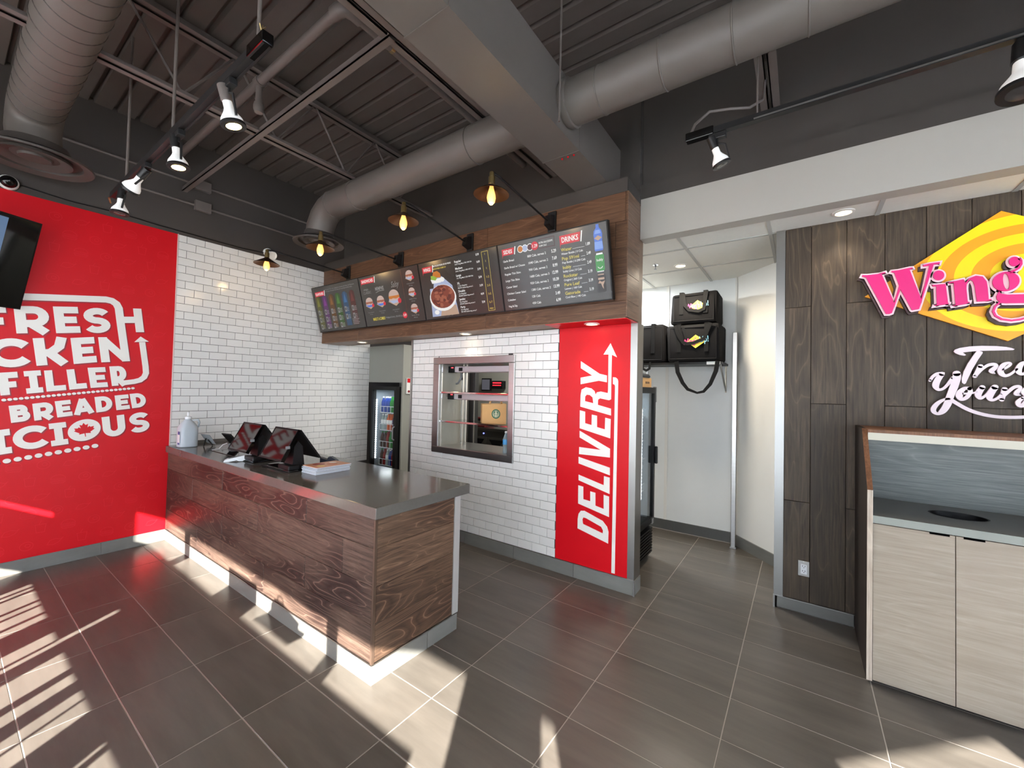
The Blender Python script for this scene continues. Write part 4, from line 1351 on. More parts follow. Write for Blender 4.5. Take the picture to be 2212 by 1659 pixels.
for u, v, k in ((.13, .26, 1.0), (.33, .26, 1.0), (.56, .275, 1.35), (.845, .465, .85), (.845, .30, .75), (.845, .135, .8)):
    g = lambda a, b_, w, u=u, v=v, k=k: f2(u + a * k, v + b_ * k, w)
    MB().prism([(-.078, -.022), (.0, -.002), (.08, -.026), (.01, -.062)], g, 0, .0006).build('tray_picture', E_tan, B2_)
    MB().prism([(-.068, -.016), (-.058, .006), (.058, .006), (.07, -.016), (.045, -.036), (-.02, -.042)], g, 0, .0008).build('paper_picture', E_blue if k == 1.0 else E_sky, B2_)
    MB().prism([(-.055, -.018), (.055, -.018), (.062, -.006), (.058, .006), (-.058, .006), (-.062, -.006)], g, 0, .0010).build('bun_picture', E_bun, B2_)
    MB().prism([(-.064, .002), (-.04, -.006), (-.01, .0), (.02, -.007), (.064, .002), (.062, .022), (-.062, .022)], g, 0, .0014).build('filling_picture', E_org if k > 1 else E_brn2, B2_)
    MB().prism([(-.060, .018), (.060, .018)] + arc(0, .020, .060, .045, 0, 180, 10), g, 0, .0018).build('bun_picture', E_bun, B2_)
    disc(MB(), g, .06, -.025, .020, .0022).build('price_disc', E_red, B2_)
disc(MB(), f2, .685, .085, .034, .0012).build('price_disc', E_red, B2_)
t = MB()
put_text(t, '3.39', .685, .074, .034, f2, .002, bold=.02, align='CENTER', fit=.045)
t.build('price_lettering', E_white, B2_)

# 1: flavours
B1_, f1 = board(0, 'menu board with six coloured columns of flavours')
badge(B1_, f1, 'FLAVOURS', .065, .445, .195, .055)
t = MB()
put_text(t, 'Choose from our signature sauces and dry rub flavours', .30, .50, .022, f1, .0012, fit=.60)
put_text(t, 'Ask about limited time flavours and heat levels today', .30, .478, .022, f1, .0012, fit=.56)
cols = [(120, 120, 40), (124, 44, 132), (134, 88, 30), (70, 120, 40), (56, 104, 150), (110, 46, 42)]
for c in range(6):
    u = .105 + c * .143
    m_ = mat('flavour_column', (20, 18, 16), .3, emit=cols[c], emit_s=.33)
    MB().prism([(u - .05, .05), (u + .05, .05), (u + .05, .42), (u + .02, .445), (u - .02, .445), (u - .05, .42)], f1, 0, .0006).build('flavour_column', m_, B1_)
    m2 = mat('flavour_flame', (20, 18, 16), .3, emit=tuple(min(255, int(q * 1.25)) for q in cols[c]), emit_s=.5)
    MB().prism([(u - .03, .32), (u + .03, .32), (u + .015, .38), (u, .43), (u - .02, .37)], f1, 0, .0009).build('flavour_flame', m2, B1_)
    for r in range(3):
        if c > 3 and r == 2:
            continue
        v = .245 - r * .088
        MB().prism([(u - .04, v - .032), (u - .002, v - .032), (u - .002, v + .03), (u - .04, v + .03)], f1, 0, .0012).build('flavour_card', E_grey, B1_)
        disc(MB(), f1, u - .021, v, .010, .0018, .018, 10).build('flavour_card_mark', E_bg, B1_)
        for q in (.014, -.004, -.022):
            t.ribbon([(u + .006, v + q), (u + .036 + .012 * ((c + r) % 2), v + q)], .0035, f1, .0006, .0012)
for q in range(4):
    t.ribbon([(.75, .115 - q * .018), (.88 - .02 * (q % 2), .115 - q * .018)], .0035, f1, .0006, .0012)
t.build('menu_lettering', E_grey, B1_)

# ------------------------------------------------------------------ arm lamps over the boards
M_bronze = mat('bronze', (74, 52, 38), .35, .8)
M_bronzei = mat('shade_inside', (120, 84, 50), .3, .7)
M_brass = mat('brass', (150, 128, 84), .3, .9)
M_glow = mat('filament_glow', (255, 190, 90), .3, emit=(255, 176, 60), emit_s=9)
M_bulb = mat('amber_bulb', (255, 210, 130), .1, emit=(255, 190, 96), emit_s=1.3)
LAMP = [(-4.578, 1.94, 2.93, 'bronze arm lamp nearest the white tiled wall, over the flavours board', .0),
        (-3.592, 1.965, 2.925, 'bronze arm lamp hanging in front of the round ceiling diffuser', .0),
        (-2.590, 2.08, 2.993, 'bronze arm lamp above the menu board with the plate of wings', .0),
        (-1.693, 2.07, 2.970, 'bronze arm lamp above the menu board of sides and drinks', .0)]
for (x, y, z, lab, _) in LAMP:
    A = thing('arm_lamp', lab, 'lamp', (x, 2.875, 2.95), 'bronze arm lamps on the bulkhead')
    mb = MB().bbox(x - .038, x + .038, 2.858, 2.875, 2.868, 3.032, .003)
    mb.prism([(2.86, 3.00), (2.86, 2.88), (2.78, 2.90), (2.80, 2.98)], lambda u, v, w: (x - .025 + w, u, v), 0, .05)
    mb.build('bracket', M_blackm, A)
    MB().tube([(x, 2.80, 2.935), (x, y + .06, z + .035), (x, y, z + .03)], .0085, 8).build('arm', M_blackm, A, True)
    MB().lathe([(.014, .03), (.016, .02), (.016, 0), (.022, -.004), (.022, -.05), (.017, -.055)], (x, y, z), n=16).build('socket', M_brass, A, True)
    MB().lathe([(.018, -.050), (.03, -.062), (.118, -.118), (.1185, -.122), (.116, -.121), (.03, -.068), (.018, -.056)], (x, y, z), n=36).build('shade', M_bronze, A, True)
    MB().lathe([(.012, -.055), (.014, -.075), (.028, -.125), (.030, -.145), (.024, -.172), (.010, -.188), (0.0001, -.192)], (x, y, z), n=16).build('bulb', M_bulb, A, True)
    MB().lathe([(.004, -.08), (.008, -.10), (.008, -.15), (.003, -.165)], (x, y, z), n=8).build('filament', M_glow, A, True)
    lamp('arm_lamp_light', 'POINT', (x, y, z - .215), 3.0, (1, .66, .3), .03)

# ------------------------------------------------------------------ recessed downlights
M_dl = mat('downlight_lens', (255, 240, 210), .3, emit=(255, 226, 176), emit_s=14)
M_dlr = mat('downlight_trim', (236, 232, 224), .4)


def downlight(x, y, z, lab, grp, e, ang=100):
    D_ = thing('downlight', lab, 'ceiling light', (x, y, z), grp)
    MB().lathe([(.062, .004), (.062, -.004), (.046, -.007), (.040, .002)], (x, y, z), n=28).build('trim_ring', M_dlr, D_, True)
    MB().lathe([(.041, .001), (.03, -.003), (.0001, -.0045)], (x, y, z), n=20).build('lens', M_dl, D_, True)
    lamp('downlight_light', 'SPOT', (x, y, z - .02), e, (1, .88, .70), .09 if ang > 120 else .04, (0, 0, -1), ang, .8)


downlight(-1.378, 2.99, 2.101, 'downlight in the red soffit above the delivery panel', 'downlights under the bulkhead', 9)
downlight(-2.74, 3.0, 2.105, 'downlight above the steel kitchen pass', 'downlights under the bulkhead', 9)
downlight(-4.447, 3.0, 2.105, 'downlight above the left drinks cooler', 'downlights under the bulkhead', 7)
downlight(-.968, 4.10, 2.80, 'downlight in the corridor ceiling near the sprinkler', 'downlights in the white ceiling', 125, 165)
downlight(.226, 3.45, 2.80, 'downlight close to the wood wall, above its second plank', 'downlights in the white ceiling', 12, 110)
for q, yy in ((1.4, 3.45),):
    downlight(q, yy, 2.80, 'downlight above the yellow diamond sign', 'downlights in the white ceiling', 12, 110)
lamp('added_ceiling_fill', 'AREA', (-2.95, 4.35, 2.78), 55, (1, .97, .92), .9)  # added unseen lamp, placed to reach the pass jamb
lamp('added_ceiling_fill', 'AREA', (-1.85, 4.4, 2.78), 60, (.93, .97, 1), .4)  # added out of sight to brighten the corridor

# ------------------------------------------------------------------ ducts
def elbow(c, r, R, a0, a1, plane, n=8):
    return [Vector(c) + Vector(plane[0]) * (R * math.cos(math.radians(a0 + (a1 - a0) * k / n))) + Vector(plane[1]) * (R * math.sin(math.radians(a0 + (a1 - a0) * k / n))) for k in range(n + 1)]


def rings(mb, pts, r, step, wd=.004, up=.003):
    """raised spiral seams along a straight duct"""
    a, b_ = Vector(pts[0]), Vector(pts[1])
    d = (b_ - a).normalized()
    L = (b_ - a).length
    s = step
    while s < L:
        mb.lathe([(r, -wd), (r + up, -wd * .4), (r + up, wd * .4), (r, wd)], a + d * s, d, 28)
        s += step


def diffuser(parent, c, r, z):
    MB().lathe([(r * .55, .11), (r * .62, .05), (r, .0), (r * .985, -.012), (r * .80, .006), (r * .78, .03)], (c[0], c[1], z), n=40).build('diffuser_rim', M_dark, parent, True)
    MB().lathe([(r * .79, .032), (r * .4, .034), (.0001, .034)], (c[0], c[1], z), n=32).build('throat_shade_disc', mat('throat_shade_black', (6, 6, 6), .9, spec=.05), parent)  # black disc stands in for the dark depth behind the cone
    MB().lathe([(r * .60, .022), (r * .62, .000), (r * .40, .020), (r * .38, .026)], (c[0], c[1], z), n=40).build('diffuser_cone', M_dark, parent, True)
    MB().lathe([(r * .28, .020), (r * .26, .004), (.0001, .014)], (c[0], c[1], z), n=32).build('diffuser_core', M_dark, parent, True)


RD = thing('rectangular_duct', 'painted rectangular duct running to the back wall', 'duct', (-1.37, 1.0, 3.35))
MB().box(-1.5, -1.225, YF, 1.185, 3.164, 3.535).box(-1.502, -1.223, 1.185, 2.405, 3.162, 3.537).box(-1.5, -1.225, 2.405, 3.149, 3.164, 3.535).build('duct_body', M_duct, RD)
for yy in (1.185, 2.405):
    MB().box(-1.506, -1.219, yy - .005, yy + .005, 3.159, 3.541).build('duct_seam', M_duct, RD)
for xx in (-1.275, -1.32, -1.365):
    MB().tube([(xx, 2.43, 3.156), (xx, 2.43, 3.166)], .006, 6).build('red_screw', M_red, RD)

yc, zc, rd = 2.216, 3.352, .130
LD = thing('round_duct', 'round duct branching left to a ceiling diffuser over the counter', 'duct', (-2.8, yc, zc))
pts = [Vector((-1.502, yc, zc)), Vector((-3.78, yc, zc))]
e_ = elbow((-3.80, yc, zc - .28), rd, .28, 90, 180, ((1, 0, 0), (0, 0, 1)), 4)
MB().tube(pts + e_[0:] + [(-4.08, yc, 3.06)], rd, 28).build('duct_body', M_duct, LD, True)
for xx in (-1.98, -3.42, -3.80):
    MB().lathe([(rd, -.006), (rd + .006, -.003), (rd + .006, .003), (rd, .006)], (xx, yc, zc), (1, 0, 0), 28).build('duct_seam', M_duct, LD, True)
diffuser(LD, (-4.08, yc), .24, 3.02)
R2 = thing('round_duct', 'round duct running right from the rectangular duct to the front right corner', 'duct', (1, yc, zc))
MB().tube([(-1.224, yc, zc), (XR - .02, yc, zc)], rd, 28).build('duct_body', M_duct, R2, True)
MB().lathe([(rd, -.02), (rd + .012, -.015), (rd + .012, .015), (rd, .02)], (-1.19, yc, zc), (1, 0, 0), 28).build('collar', M_duct, R2, True)
for xx in (-.98, -.62, -.28, .02, .36, .7, 1.04):
    MB().lathe([(rd, -.005), (rd + .004, -.002), (rd + .004, .002), (rd, .005)], (xx, yc, zc), (1, 0, 0), 28).build('duct_seam', M_duct, R2, True)
bd, by, bz = .140, .360, 3.52
BD = thing('round_duct', 'large spiral-seamed duct in the top left corner ending in a diffuser', 'duct', (-3, by, bz))
e_ = elbow((-4.47, by, bz - .16), bd, .16, 90, 180, ((1, 0, 0), (0, 0, 1)), 6)
MB().tube([(-1.502, by, bz), (-4.45, by, bz)] + e_ + [(-4.63, by + .012, 3.23)], bd, 32).build('duct_body', M_duct, BD, True)
mb = MB()
rings(mb, ((-1.6, by, bz), (-4.45, by, bz)), bd, .135)
sm = mb.build('spiral_seam', mat('duct_seam_paint', (62, 56, 52), .6), BD, True)
sm['kind'] = 'stuff'
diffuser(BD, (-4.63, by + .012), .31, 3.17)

# ------------------------------------------------------------------ joists, bracing and pipes
def joist(x, y0, y1, lab):
    J = thing('roof_joist', lab, 'joist', (x, 1, 3.5), 'open web steel roof joists')
    for nm, z0, z1 in (('top_chord', 3.945, 4.01), ('bottom_chord', 3.485, 3.53)):
        mb = MB()
        for s in (-1, 1):
            mb.box(x + s * .008 if s > 0 else x - .055, x + .055 if s > 0 else x - .008, y0, y1, z0, z0 + .007)
            mb.box(x + .008 if s > 0 else x - .015, x + .015 if s > 0 else x - .008, y0, y1, z0, z1)
        mb.build(nm, M_steelp, J)
    y = y0 + .1
    k = 0
    while y < y1 - .3:
        a, b_ = (3.51, 3.97) if k % 2 == 0 else (3.97, 3.51)
        MB().tube([(x, y, a), (x, y + .30, b_)], .009, 6).build('web_bar', M_steelp, J)
        y += .30
        k += 1


joist(-3.45, YF, 3.14, 'roof joist left of the wide pipe, above the track lights')
joist(-1.86, YF, 3.14, 'roof joist running beside the rectangular duct')
joist(-.18, YF, 3.19, 'roof joist ending at the dark wall above the right track')
BR = MB().box(-5.1, -1.86, 1.355, 1.362, 3.475, 3.515).box(-5.1, -1.86, 1.355, 1.40, 3.475, 3.481)
tag(BR.build('bracing_angle', M_steelp, None), 'long diagonal-looking steel angle bracing the joists below the pipe', 'brace')
SP = thing('sprinkler_pipe', 'painted sprinkler pipe with an elbow and a capped drop', 'pipe', (-2.5, 1.27, 3.74))
pr = .03
xe = -2.18
MB().tube([(-5.14, 1.285, 3.755), (xe - .05, 1.285, 3.755)], pr, 14).build('pipe_run', M_steelp, SP, True)
MB().tube([(xe, 1.335, 3.755), (xe, 3.14, 3.70)], pr, 14).build('pipe_run', M_steelp, SP, True)
MB().tube([(xe - .10, 1.285, 3.755), (xe - .05, 1.285, 3.755), (xe - .015, 1.297, 3.755), (xe, 1.335, 3.755), (xe, 1.39, 3.755)], pr * 1.35, 14).build('elbow', M_steelp, SP, True)
MB().tube([(-3.25, 1.285, 3.755), (-3.25, 1.285, 3.55)], .022, 12).lathe([(.03, 0), (.034, -.02), (.034, -.045), (.026, -.07)], (-3.25, 1.285, 3.60), n=14).build('drop', M_steelp, SP, True)
MB().lathe([(.038, -.03), (.038, .03)], (-3.25, 1.285, 3.755), (1, 0, 0), 14).build('tee', M_steelp, SP, True)
MB().lathe([(.036, -.012), (.036, .012)], (xe, 1.62, 3.752), (0, 1, 0), 14).build('coupling', M_brass, SP, True)

# conduits on the dark wall
for z, jy, y0, y1, lab in ((3.60, 1.533, .42, 2.66, 'upper conduit with a junction box on the dark left wall'), (3.385, 1.54, .6, 2.9, 'lower conduit with a junction box on the dark left wall')):
    K_ = thing('conduit', lab, 'conduit', (XL, jy, z), 'conduits on the dark left wall')
    MB().tube([(XL + .018, y0, z), (XL + .018, y1, z)], .012, 8).build('tube', M_steelp, K_, True)
    MB().bbox(XL + .006, XL + .05, jy - .07, jy + .07, z - .052, z + .052, .004).build('junction_box', M_steelp, K_)
    MB().tube([(XL + .05, jy - .05, z + .035), (XL + .053, jy - .05, z + .035)], .006, 6).build('cover_screw', M_steelp, K_)
tag(MB().tube([(XL + .014, .3, 3.11), (XL + .016, .6, 3.085), (XL + .014, .95, 3.095), (XL + .016, 1.2, 3.08), (XL + .014, 1.9, 3.07), (XL + .016, 2.15, 3.085)], .005, 6).build('wall_cable', M_black, None, True), 'thin black cable running along the wall above the mural', 'cable')
ED = thing('dome_camera', 'small dark dome camera at the top left of the mural', 'camera', (XL, .285, 3.10))
MB().lathe([(.055, .006), (.055, .03), (.05, .04)], (XL, .285, 3.10), (1, 0, 0), 20).build('mount_ring', M_white, ED, True)
MB().lathe([(.047, .04), (.042, .065), (.025, .085), (.0001, .093)], (XL, .285, 3.10), (1, 0, 0), 20).build('dome', M_blackg, ED, True)
EL = thing('emergency_light', 'white round emergency light above the tile beside the first lamp', 'emergency light', (XL, 2.18, 3.10))
MB().lathe([(.045, .006), (.045, .04), (.03, .05)], (XL, 2.18, 3.10), (1, 0, 0), 20).build('base', M_white, EL, True)
MB().lathe([(.025, 0), (.035, .03), (.05, .085), (.05, .10), (.044, .10), (.04, .09), (.0001, .085)], (XL + .03, 2.18, 3.085), (.8, .1, -.35), 20).build('lamp_head', M_white, EL, True)

# ------------------------------------------------------------------ track lights
M_tb = mat('white_lamp_body', (244, 244, 242), .35, emit=(255, 250, 240), emit_s=.25)
M_lens_on = mat('lit_lens', (255, 240, 200), .2, emit=(255, 214, 130), emit_s=16)
M_lens_off = mat('dark_lens', (60, 58, 56), .15)


def track_head(x, y, z, d, lab, lit, grp, k=1.0):
    T_ = thing('track_spotlight', lab, 'track light', (x, y, z), grp)
    MB().bbox(x - .045, x + .045, y - .017, y + .017, z - .035, z - .002, .004).build('track_adapter', M_blackm, T_)
    d = Vector(d).normalized()
    piv = Vector((x, y, z - .06))
    K = .80 * k
    base = piv + Vector((-.028, -.01, 0)) * K - d * .04
    def pf(q):
        return [(a * K, b_ * K) for a, b_ in q]
    MB().tube([(x, y, z - .03), (x, y, z - .055), tuple(piv + Vector((.04, 0, -.015))), tuple(base + d * .185 * K + Vector((.062 * K, 0, 0)))], .006, 6).build('yoke', M_blackm, T_, True)
    MB().lathe(pf([(.030, 0), (.030, .085), (.026, .09)]), base, d, 20).build('socket', M_steelp if lit == 2 else M_blackm, T_, True)
    MB().lathe(pf([(.024, .085), (.025, .13), (.034, .15), (.055, .185), (.060, .205), (.060, .218)]), base, d, 24).build('bulb', M_tb, T_, True)
    MB().lathe(pf([(.063, .208), (.065, .214), (.065, .226), (.058, .226)]), base, d, 24).build('rim', M_blackm, T_, True)
    MB().lathe(pf([(.058, .222), (.03, .228), (.0001, .230)]), base, d, 20).build('lens', M_lens_on if lit else M_lens_off, T_, True)
    if lit:
        q = base + d * .25
        lamp('track_light_beam', 'SPOT', q, 14, (1, .74, .42), .04, d, 75, .8)


ty0, tz0 = .733, 2.95
TR = thing('track_rail', 'black lighting track hung on rods over the left floor', 'lighting track', (-3.0, ty0, tz0))
MB().box(-4.31, -1.80, ty0 - .018, ty0 + .018, tz0, tz0 + .035).box(-4.31, -1.80, ty0 - .018, ty0 - .010, tz0 - .006, tz0).box(-4.31, -1.80, ty0 + .010, ty0 + .018, tz0 - .006, tz0).build('rail', M_blackm, TR)
MB().bbox(-1.94, -1.79, ty0 - .022, ty0 + .022, tz0 - .004, tz0 + .045, .004).build('feed_box', M_blackg, TR)
MB().box(-4.30, -3.10, ty0 + .018, ty0 + .021, tz0 + .004, tz0 + .03).build('copper_side', mat('copper_strip', (112, 58, 44), .3, .6), TR)
MB().tube([(-4.31, ty0, tz0 + .02), (-4.37, ty0 - .01, tz0 + .01), (-4.43, ty0 + .01, tz0 - .005)], .006, 6).build('end_wire', M_brass, TR)
for xx in (-1.88, -2.95, -3.93):
    MB().tube([(xx, ty0, tz0 + .035), (xx, ty0, 4.02)], .008, 8).build('hanger_rod', M_steelp, TR)
mb = MB()
for q in range(3):
    mb.tube([(-1.86, ty0, tz0 + .045), (-1.855 + .01 * q, ty0, tz0 + .08), (-1.845, ty0 + .012 * (q - 1), tz0 + .10)], .003, 5)
mb.build('bare_wires', M_brass, TR)
G1 = 'spotlights on the left track'
track_head(-2.165, ty0, tz0, (.10, .25, -1), 'lit track spotlight, rightmost on the left track', 2, G1)
track_head(-2.84, ty0, tz0, (.10, .1, -1), 'lit track spotlight, second from the right on the left track', 1, G1)
track_head(-3.445, ty0, tz0, (-.9, -.45, -1), 'unlit white track spotlight tilted left, beside the second lit one', 0, G1)
track_head(-3.98, ty0, tz0, (.02, -.05, -1), 'unlit white track spotlight, leftmost, above the red mural edge', 0, G1)
ry, rz = 2.51, 3.05
TR2 = thing('track_rail', 'black lighting track in front of the pale soffit band', 'lighting track', (.3, ry, rz))
MB().box(-.564, 2.0, ry - .018, ry + .018, rz, rz + .035).build('rail', M_blackm, TR2)
MB().box(-.22, 2.0, ry - .020, ry - .018, rz + .004, rz + .012).build('bright_edge', M_ss, TR2)
MB().bbox(-.57, -.42, ry - .022, ry + .022, rz - .004, rz + .045, .004).build('feed_box', M_blackg, TR2)
flex = [(-.55, ry + .01, rz + .045), (-.53, 2.55, 3.17), (-.46, 2.60, 3.25), (-.36, 2.66, 3.265), (-.26, 2.72, 3.27), (-.20, 2.78, 3.33), (-.19, 2.85, 3.5)]
MB().tube(flex, .008, 8).build('flexible_conduit', M_steelp, TR2, True)
for xx in (-.205, 1.4):
    MB().tube([(xx, ry, rz + .035), (xx, ry, 4.02)], .005, 6).build('hanger_rod', M_steelp, TR2)
G2 = 'spotlights on the right track'
track_head(-.40, ry, rz, (.35, .25, -1), 'small unlit track spotlight beside the curved conduit of the soffit track', 0, G2, .95)
track_head(.765, ry, rz, (-.10, -.2, -1), 'unlit track spotlight on the soffit track, in front of the diamond sign', 0, G2, 1.3)
tag(MB().tube([(-1.16, 2.02, 4.02), (-1.16, 2.02, 3.12)], .006, 6).build('hanger_rod', M_steelp, None), 'thin grey hanger rod beside the rectangular duct', 'rod')
ry3 = -.75  # track added out of view as fill for back wall and counter end
TR3 = thing('track_rail', 'added unseen lighting track behind the viewer, carrying fill spotlights', 'lighting track', (.8, ry3, 2.95))
MB().box(-.2, 2.2, ry3 - .018, ry3 + .018, 2.95, 2.985).build('rail', M_blackm, TR3)
for xx in (0, 2.0):
    MB().tube([(xx, ry3, 2.985), (xx, ry3, 4.02)], .008, 8).build('hanger_rod', M_steelp, TR3)
G3 = 'added fill spotlights behind the viewer'
for xx, lab, aim in ((.5, 'added fill spotlight on the rear track, nearer the street door', (-2.4, 3.1, .3)), (1.6, 'added fill spotlight on the rear track, nearer the side window', (-1.9, 2.2, .2))):
    q = Vector(aim) - Vector((xx, ry3, 2.9))
    track_head(xx, ry3, 2.95, q, lab, 1, G3)
    lamp('added_fill_flood', 'SPOT', Vector((xx, ry3, 2.89)) + q.normalized() * .24, 85, (1, .95, .88), .12, q, 58, 1.0)  # added fill beam, wider and stronger than the head's own

# ------------------------------------------------------------------ things on the counter
def glassy(name, tint=(1, 1, 1), refl=.1):
    m = bpy.data.materials.new(name)
    m.use_nodes = True
    nt = m.node_tree
    nt.nodes.clear()
    o = nt.nodes.new('ShaderNodeOutputMaterial')
    a = nt.nodes.new('ShaderNodeBsdfTransparent')
    a.inputs['Color'].default_value = (*tint, 1)
    g = nt.nodes.new('ShaderNodeBsdfGlossy')
    g.inputs['Roughness'].default_value = .02
    lw = nt.nodes.new('ShaderNodeLayerWeight')
    lw.inputs['Blend'].default_value = .5
    pw = nt.nodes.new('ShaderNodeMath')
    pw.operation = 'POWER'
    pw.inputs[1].default_value = 4.0
    fr = nt.nodes.new('ShaderNodeMath')
    fr.operation = 'MULTIPLY_ADD'
    fr.inputs[1].default_value = .8
    fr.inputs[2].default_value = .03
    nt.links.new(lw.outputs['Facing'], pw.inputs[0])
    nt.links.new(pw.outputs[0], fr.inputs[0])
    mx = nt.nodes.new('ShaderNodeMixShader')
    nt.links.new(fr.outputs[0], mx.inputs[0])
    nt.links.new(a.outputs[0], mx.inputs[1])
    nt.links.new(g.outputs[0], mx.inputs[2])
    nt.links.new(mx.outputs[0], o.inputs['Surface'])
    return m


M_glass = glassy('clear_glass', (.96, .98, .97))
M_jug = mat('milky_plastic', (226, 236, 244), .3, trans=.35, ior=1.2)
M_gel = mat('clear_gel', (196, 214, 226), .15, trans=.3, ior=1.2)
M_wht = mat('white_plastic', (236, 238, 240), .35)
M_lab = mat('blue_label', (54, 74, 140), .4)
M_gryp = mat('grey_plastic', (120, 122, 124), .4)
M_paper = mat('paper', (226, 228, 232), .7)
CZ = .93


def rsq(cx, cy, s, z, rr=.35, n=6, sy=None):
    """rounded square ring"""
    sy = sy or s
    r = min(s, sy) * rr
    out = []
    for qx, qy, a0 in ((1, 1, 0), (-1, 1, 90), (-1, -1, 180), (1, -1, 270)):
        for k in range(n):
            a = math.radians(a0 + 90 * k / (n - 1))
            out.append((cx + qx * (s / 2 - r) + r * math.cos(a), cy + qy * (sy / 2 - r) + r * math.sin(a), z))
    return out


def loft(mb, ringsl, cap=True):
    n = len(ringsl[0])
    vs = [p for r in ringsl for p in r]
    fs = []
    for i in range(len(ringsl) - 1):
        for k in range(n):
            k2 = (k + 1) % n
            fs.append((i * n + k, i * n + k2, (i + 1) * n + k2, (i + 1) * n + k))
    if cap:
        fs.append(tuple(range(n))[::-1])
        fs.append(tuple((len(ringsl) - 1) * n + k for k in range(n)))
    return mb.add(vs, fs)


JX, JY = -4.935, 1.435
JG = thing('sanitizer_jug', 'large milky plastic jug with white cap at the left end of the counter', 'jug', (JX, JY, CZ))
lv = [(.0, .135, .3), (.006, .148, .3), (.15, .150, .3), (.19, .146, .32), (.225, .115, .4), (.255, .07, .48), (.268, .045, .5), (.272, .043, .5)]
loft(MB(), [rsq(JX, JY, s, CZ + z, r) for z, s, r in lv]).build('bottle', M_jug, JG, True)
loft(MB(), [rsq(JX, JY, s - .006, CZ + z, r) for z, s, r in ((.004, .14, .3), (.155, .15, .3), (.16, .14, .3))]).build('gel', M_gel, JG, True)
MB().lathe([(.024, .272), (.027, .276), (.027, .294), (.013, .300), (.010, .302), (.010, .335), (.006, .338)], (JX, JY, CZ), n=20).build('cap', M_wht, JG, True)
MB().tube([(JX + .012, JY + .03, CZ + .255), (JX + .015, JY + .075, CZ + .262), (JX + .012, JY + .088, CZ + .235), (JX + .008, JY + .082, CZ + .185)], .010, 8).build('handle', M_jug, JG, True)
lb = MB().box(JX + .01, JX + .055, JY - .0775, JY - .0755, CZ + .03, CZ + .155)
lb.build('label', M_wht, JG)
MB().box(JX + .01, JX + .055, JY - .0785, JY - .0775, CZ + .125, CZ + .155).box(JX + .01, JX + .055, JY - .0785, JY - .0775, CZ + .03, CZ + .048).build('label_band', M_lab, JG)

CD = thing('card_stand', 'small grey card display on folding feet beside the jug', 'display stand', (-4.85, 1.60, CZ))
MB().hexa([(-4.90, 1.585, CZ + .03), (-4.82, 1.635, CZ + .015), (-4.82, 1.64, CZ + .012), (-4.90, 1.59, CZ + .027), (-4.92, 1.535, CZ + .12), (-4.845, 1.585, CZ + .11), (-4.845, 1.59, CZ + .108), (-4.92, 1.54, CZ + .118)]).build('panel', M_gryp, CD)
MB().tube([(-4.88, 1.57, CZ + .075), (-4.855, 1.545, CZ + .003)], .006, 6).tube([(-4.87, 1.585, CZ + .06), (-4.838, 1.615, CZ + .003)], .006, 6).build('foot', M_black, CD)

TB = thing('payment_tablet', 'small tilted tablet with a white cable next to the left terminal', 'tablet', (-4.56, 1.65, CZ))
q = [(-4.605, 1.635, CZ + .035), (-4.51, 1.70, CZ + .025), (-4.555, 1.77, CZ + .145), (-4.65, 1.70, CZ + .155)]
q = [(-4.60, 1.69, CZ + .03), (-4.50, 1.73, CZ + .03), (-4.545, 1.66, CZ + .135), (-4.64, 1.62, CZ + .14)]
nv = (Vector(q[1]) - Vector(q[0])).cross(Vector(q[3]) - Vector(q[0])).normalized()
MB().hexa([tuple(Vector(p) - nv * .006) for p in q] + [tuple(Vector(p) + nv * .006) for p in q]).build('case', M_black, TB)
ctr = sum((Vector(p) for p in q), Vector()) / 4
for s in (-1, 1):
    MB().add([tuple(ctr + (Vector(p) - ctr) * .86 + nv * (.0068 * s)) for p in q], [(0, 1, 2, 3)]).build('face', M_wht if s < 0 else M_blackg, TB)
MB().bbox(-4.60, -4.52, 1.66, 1.72, CZ, CZ + .04, .01).build('stand', M_gryp, TB)
MB().tube([(-4.56, 1.64, CZ + .05), (-4.545, 1.60, CZ + .04), (-4.55, 1.57, CZ + .004), (-4.50, 1.50, CZ + .004)], .004, 6).build('cable', M_wht, TB, True)


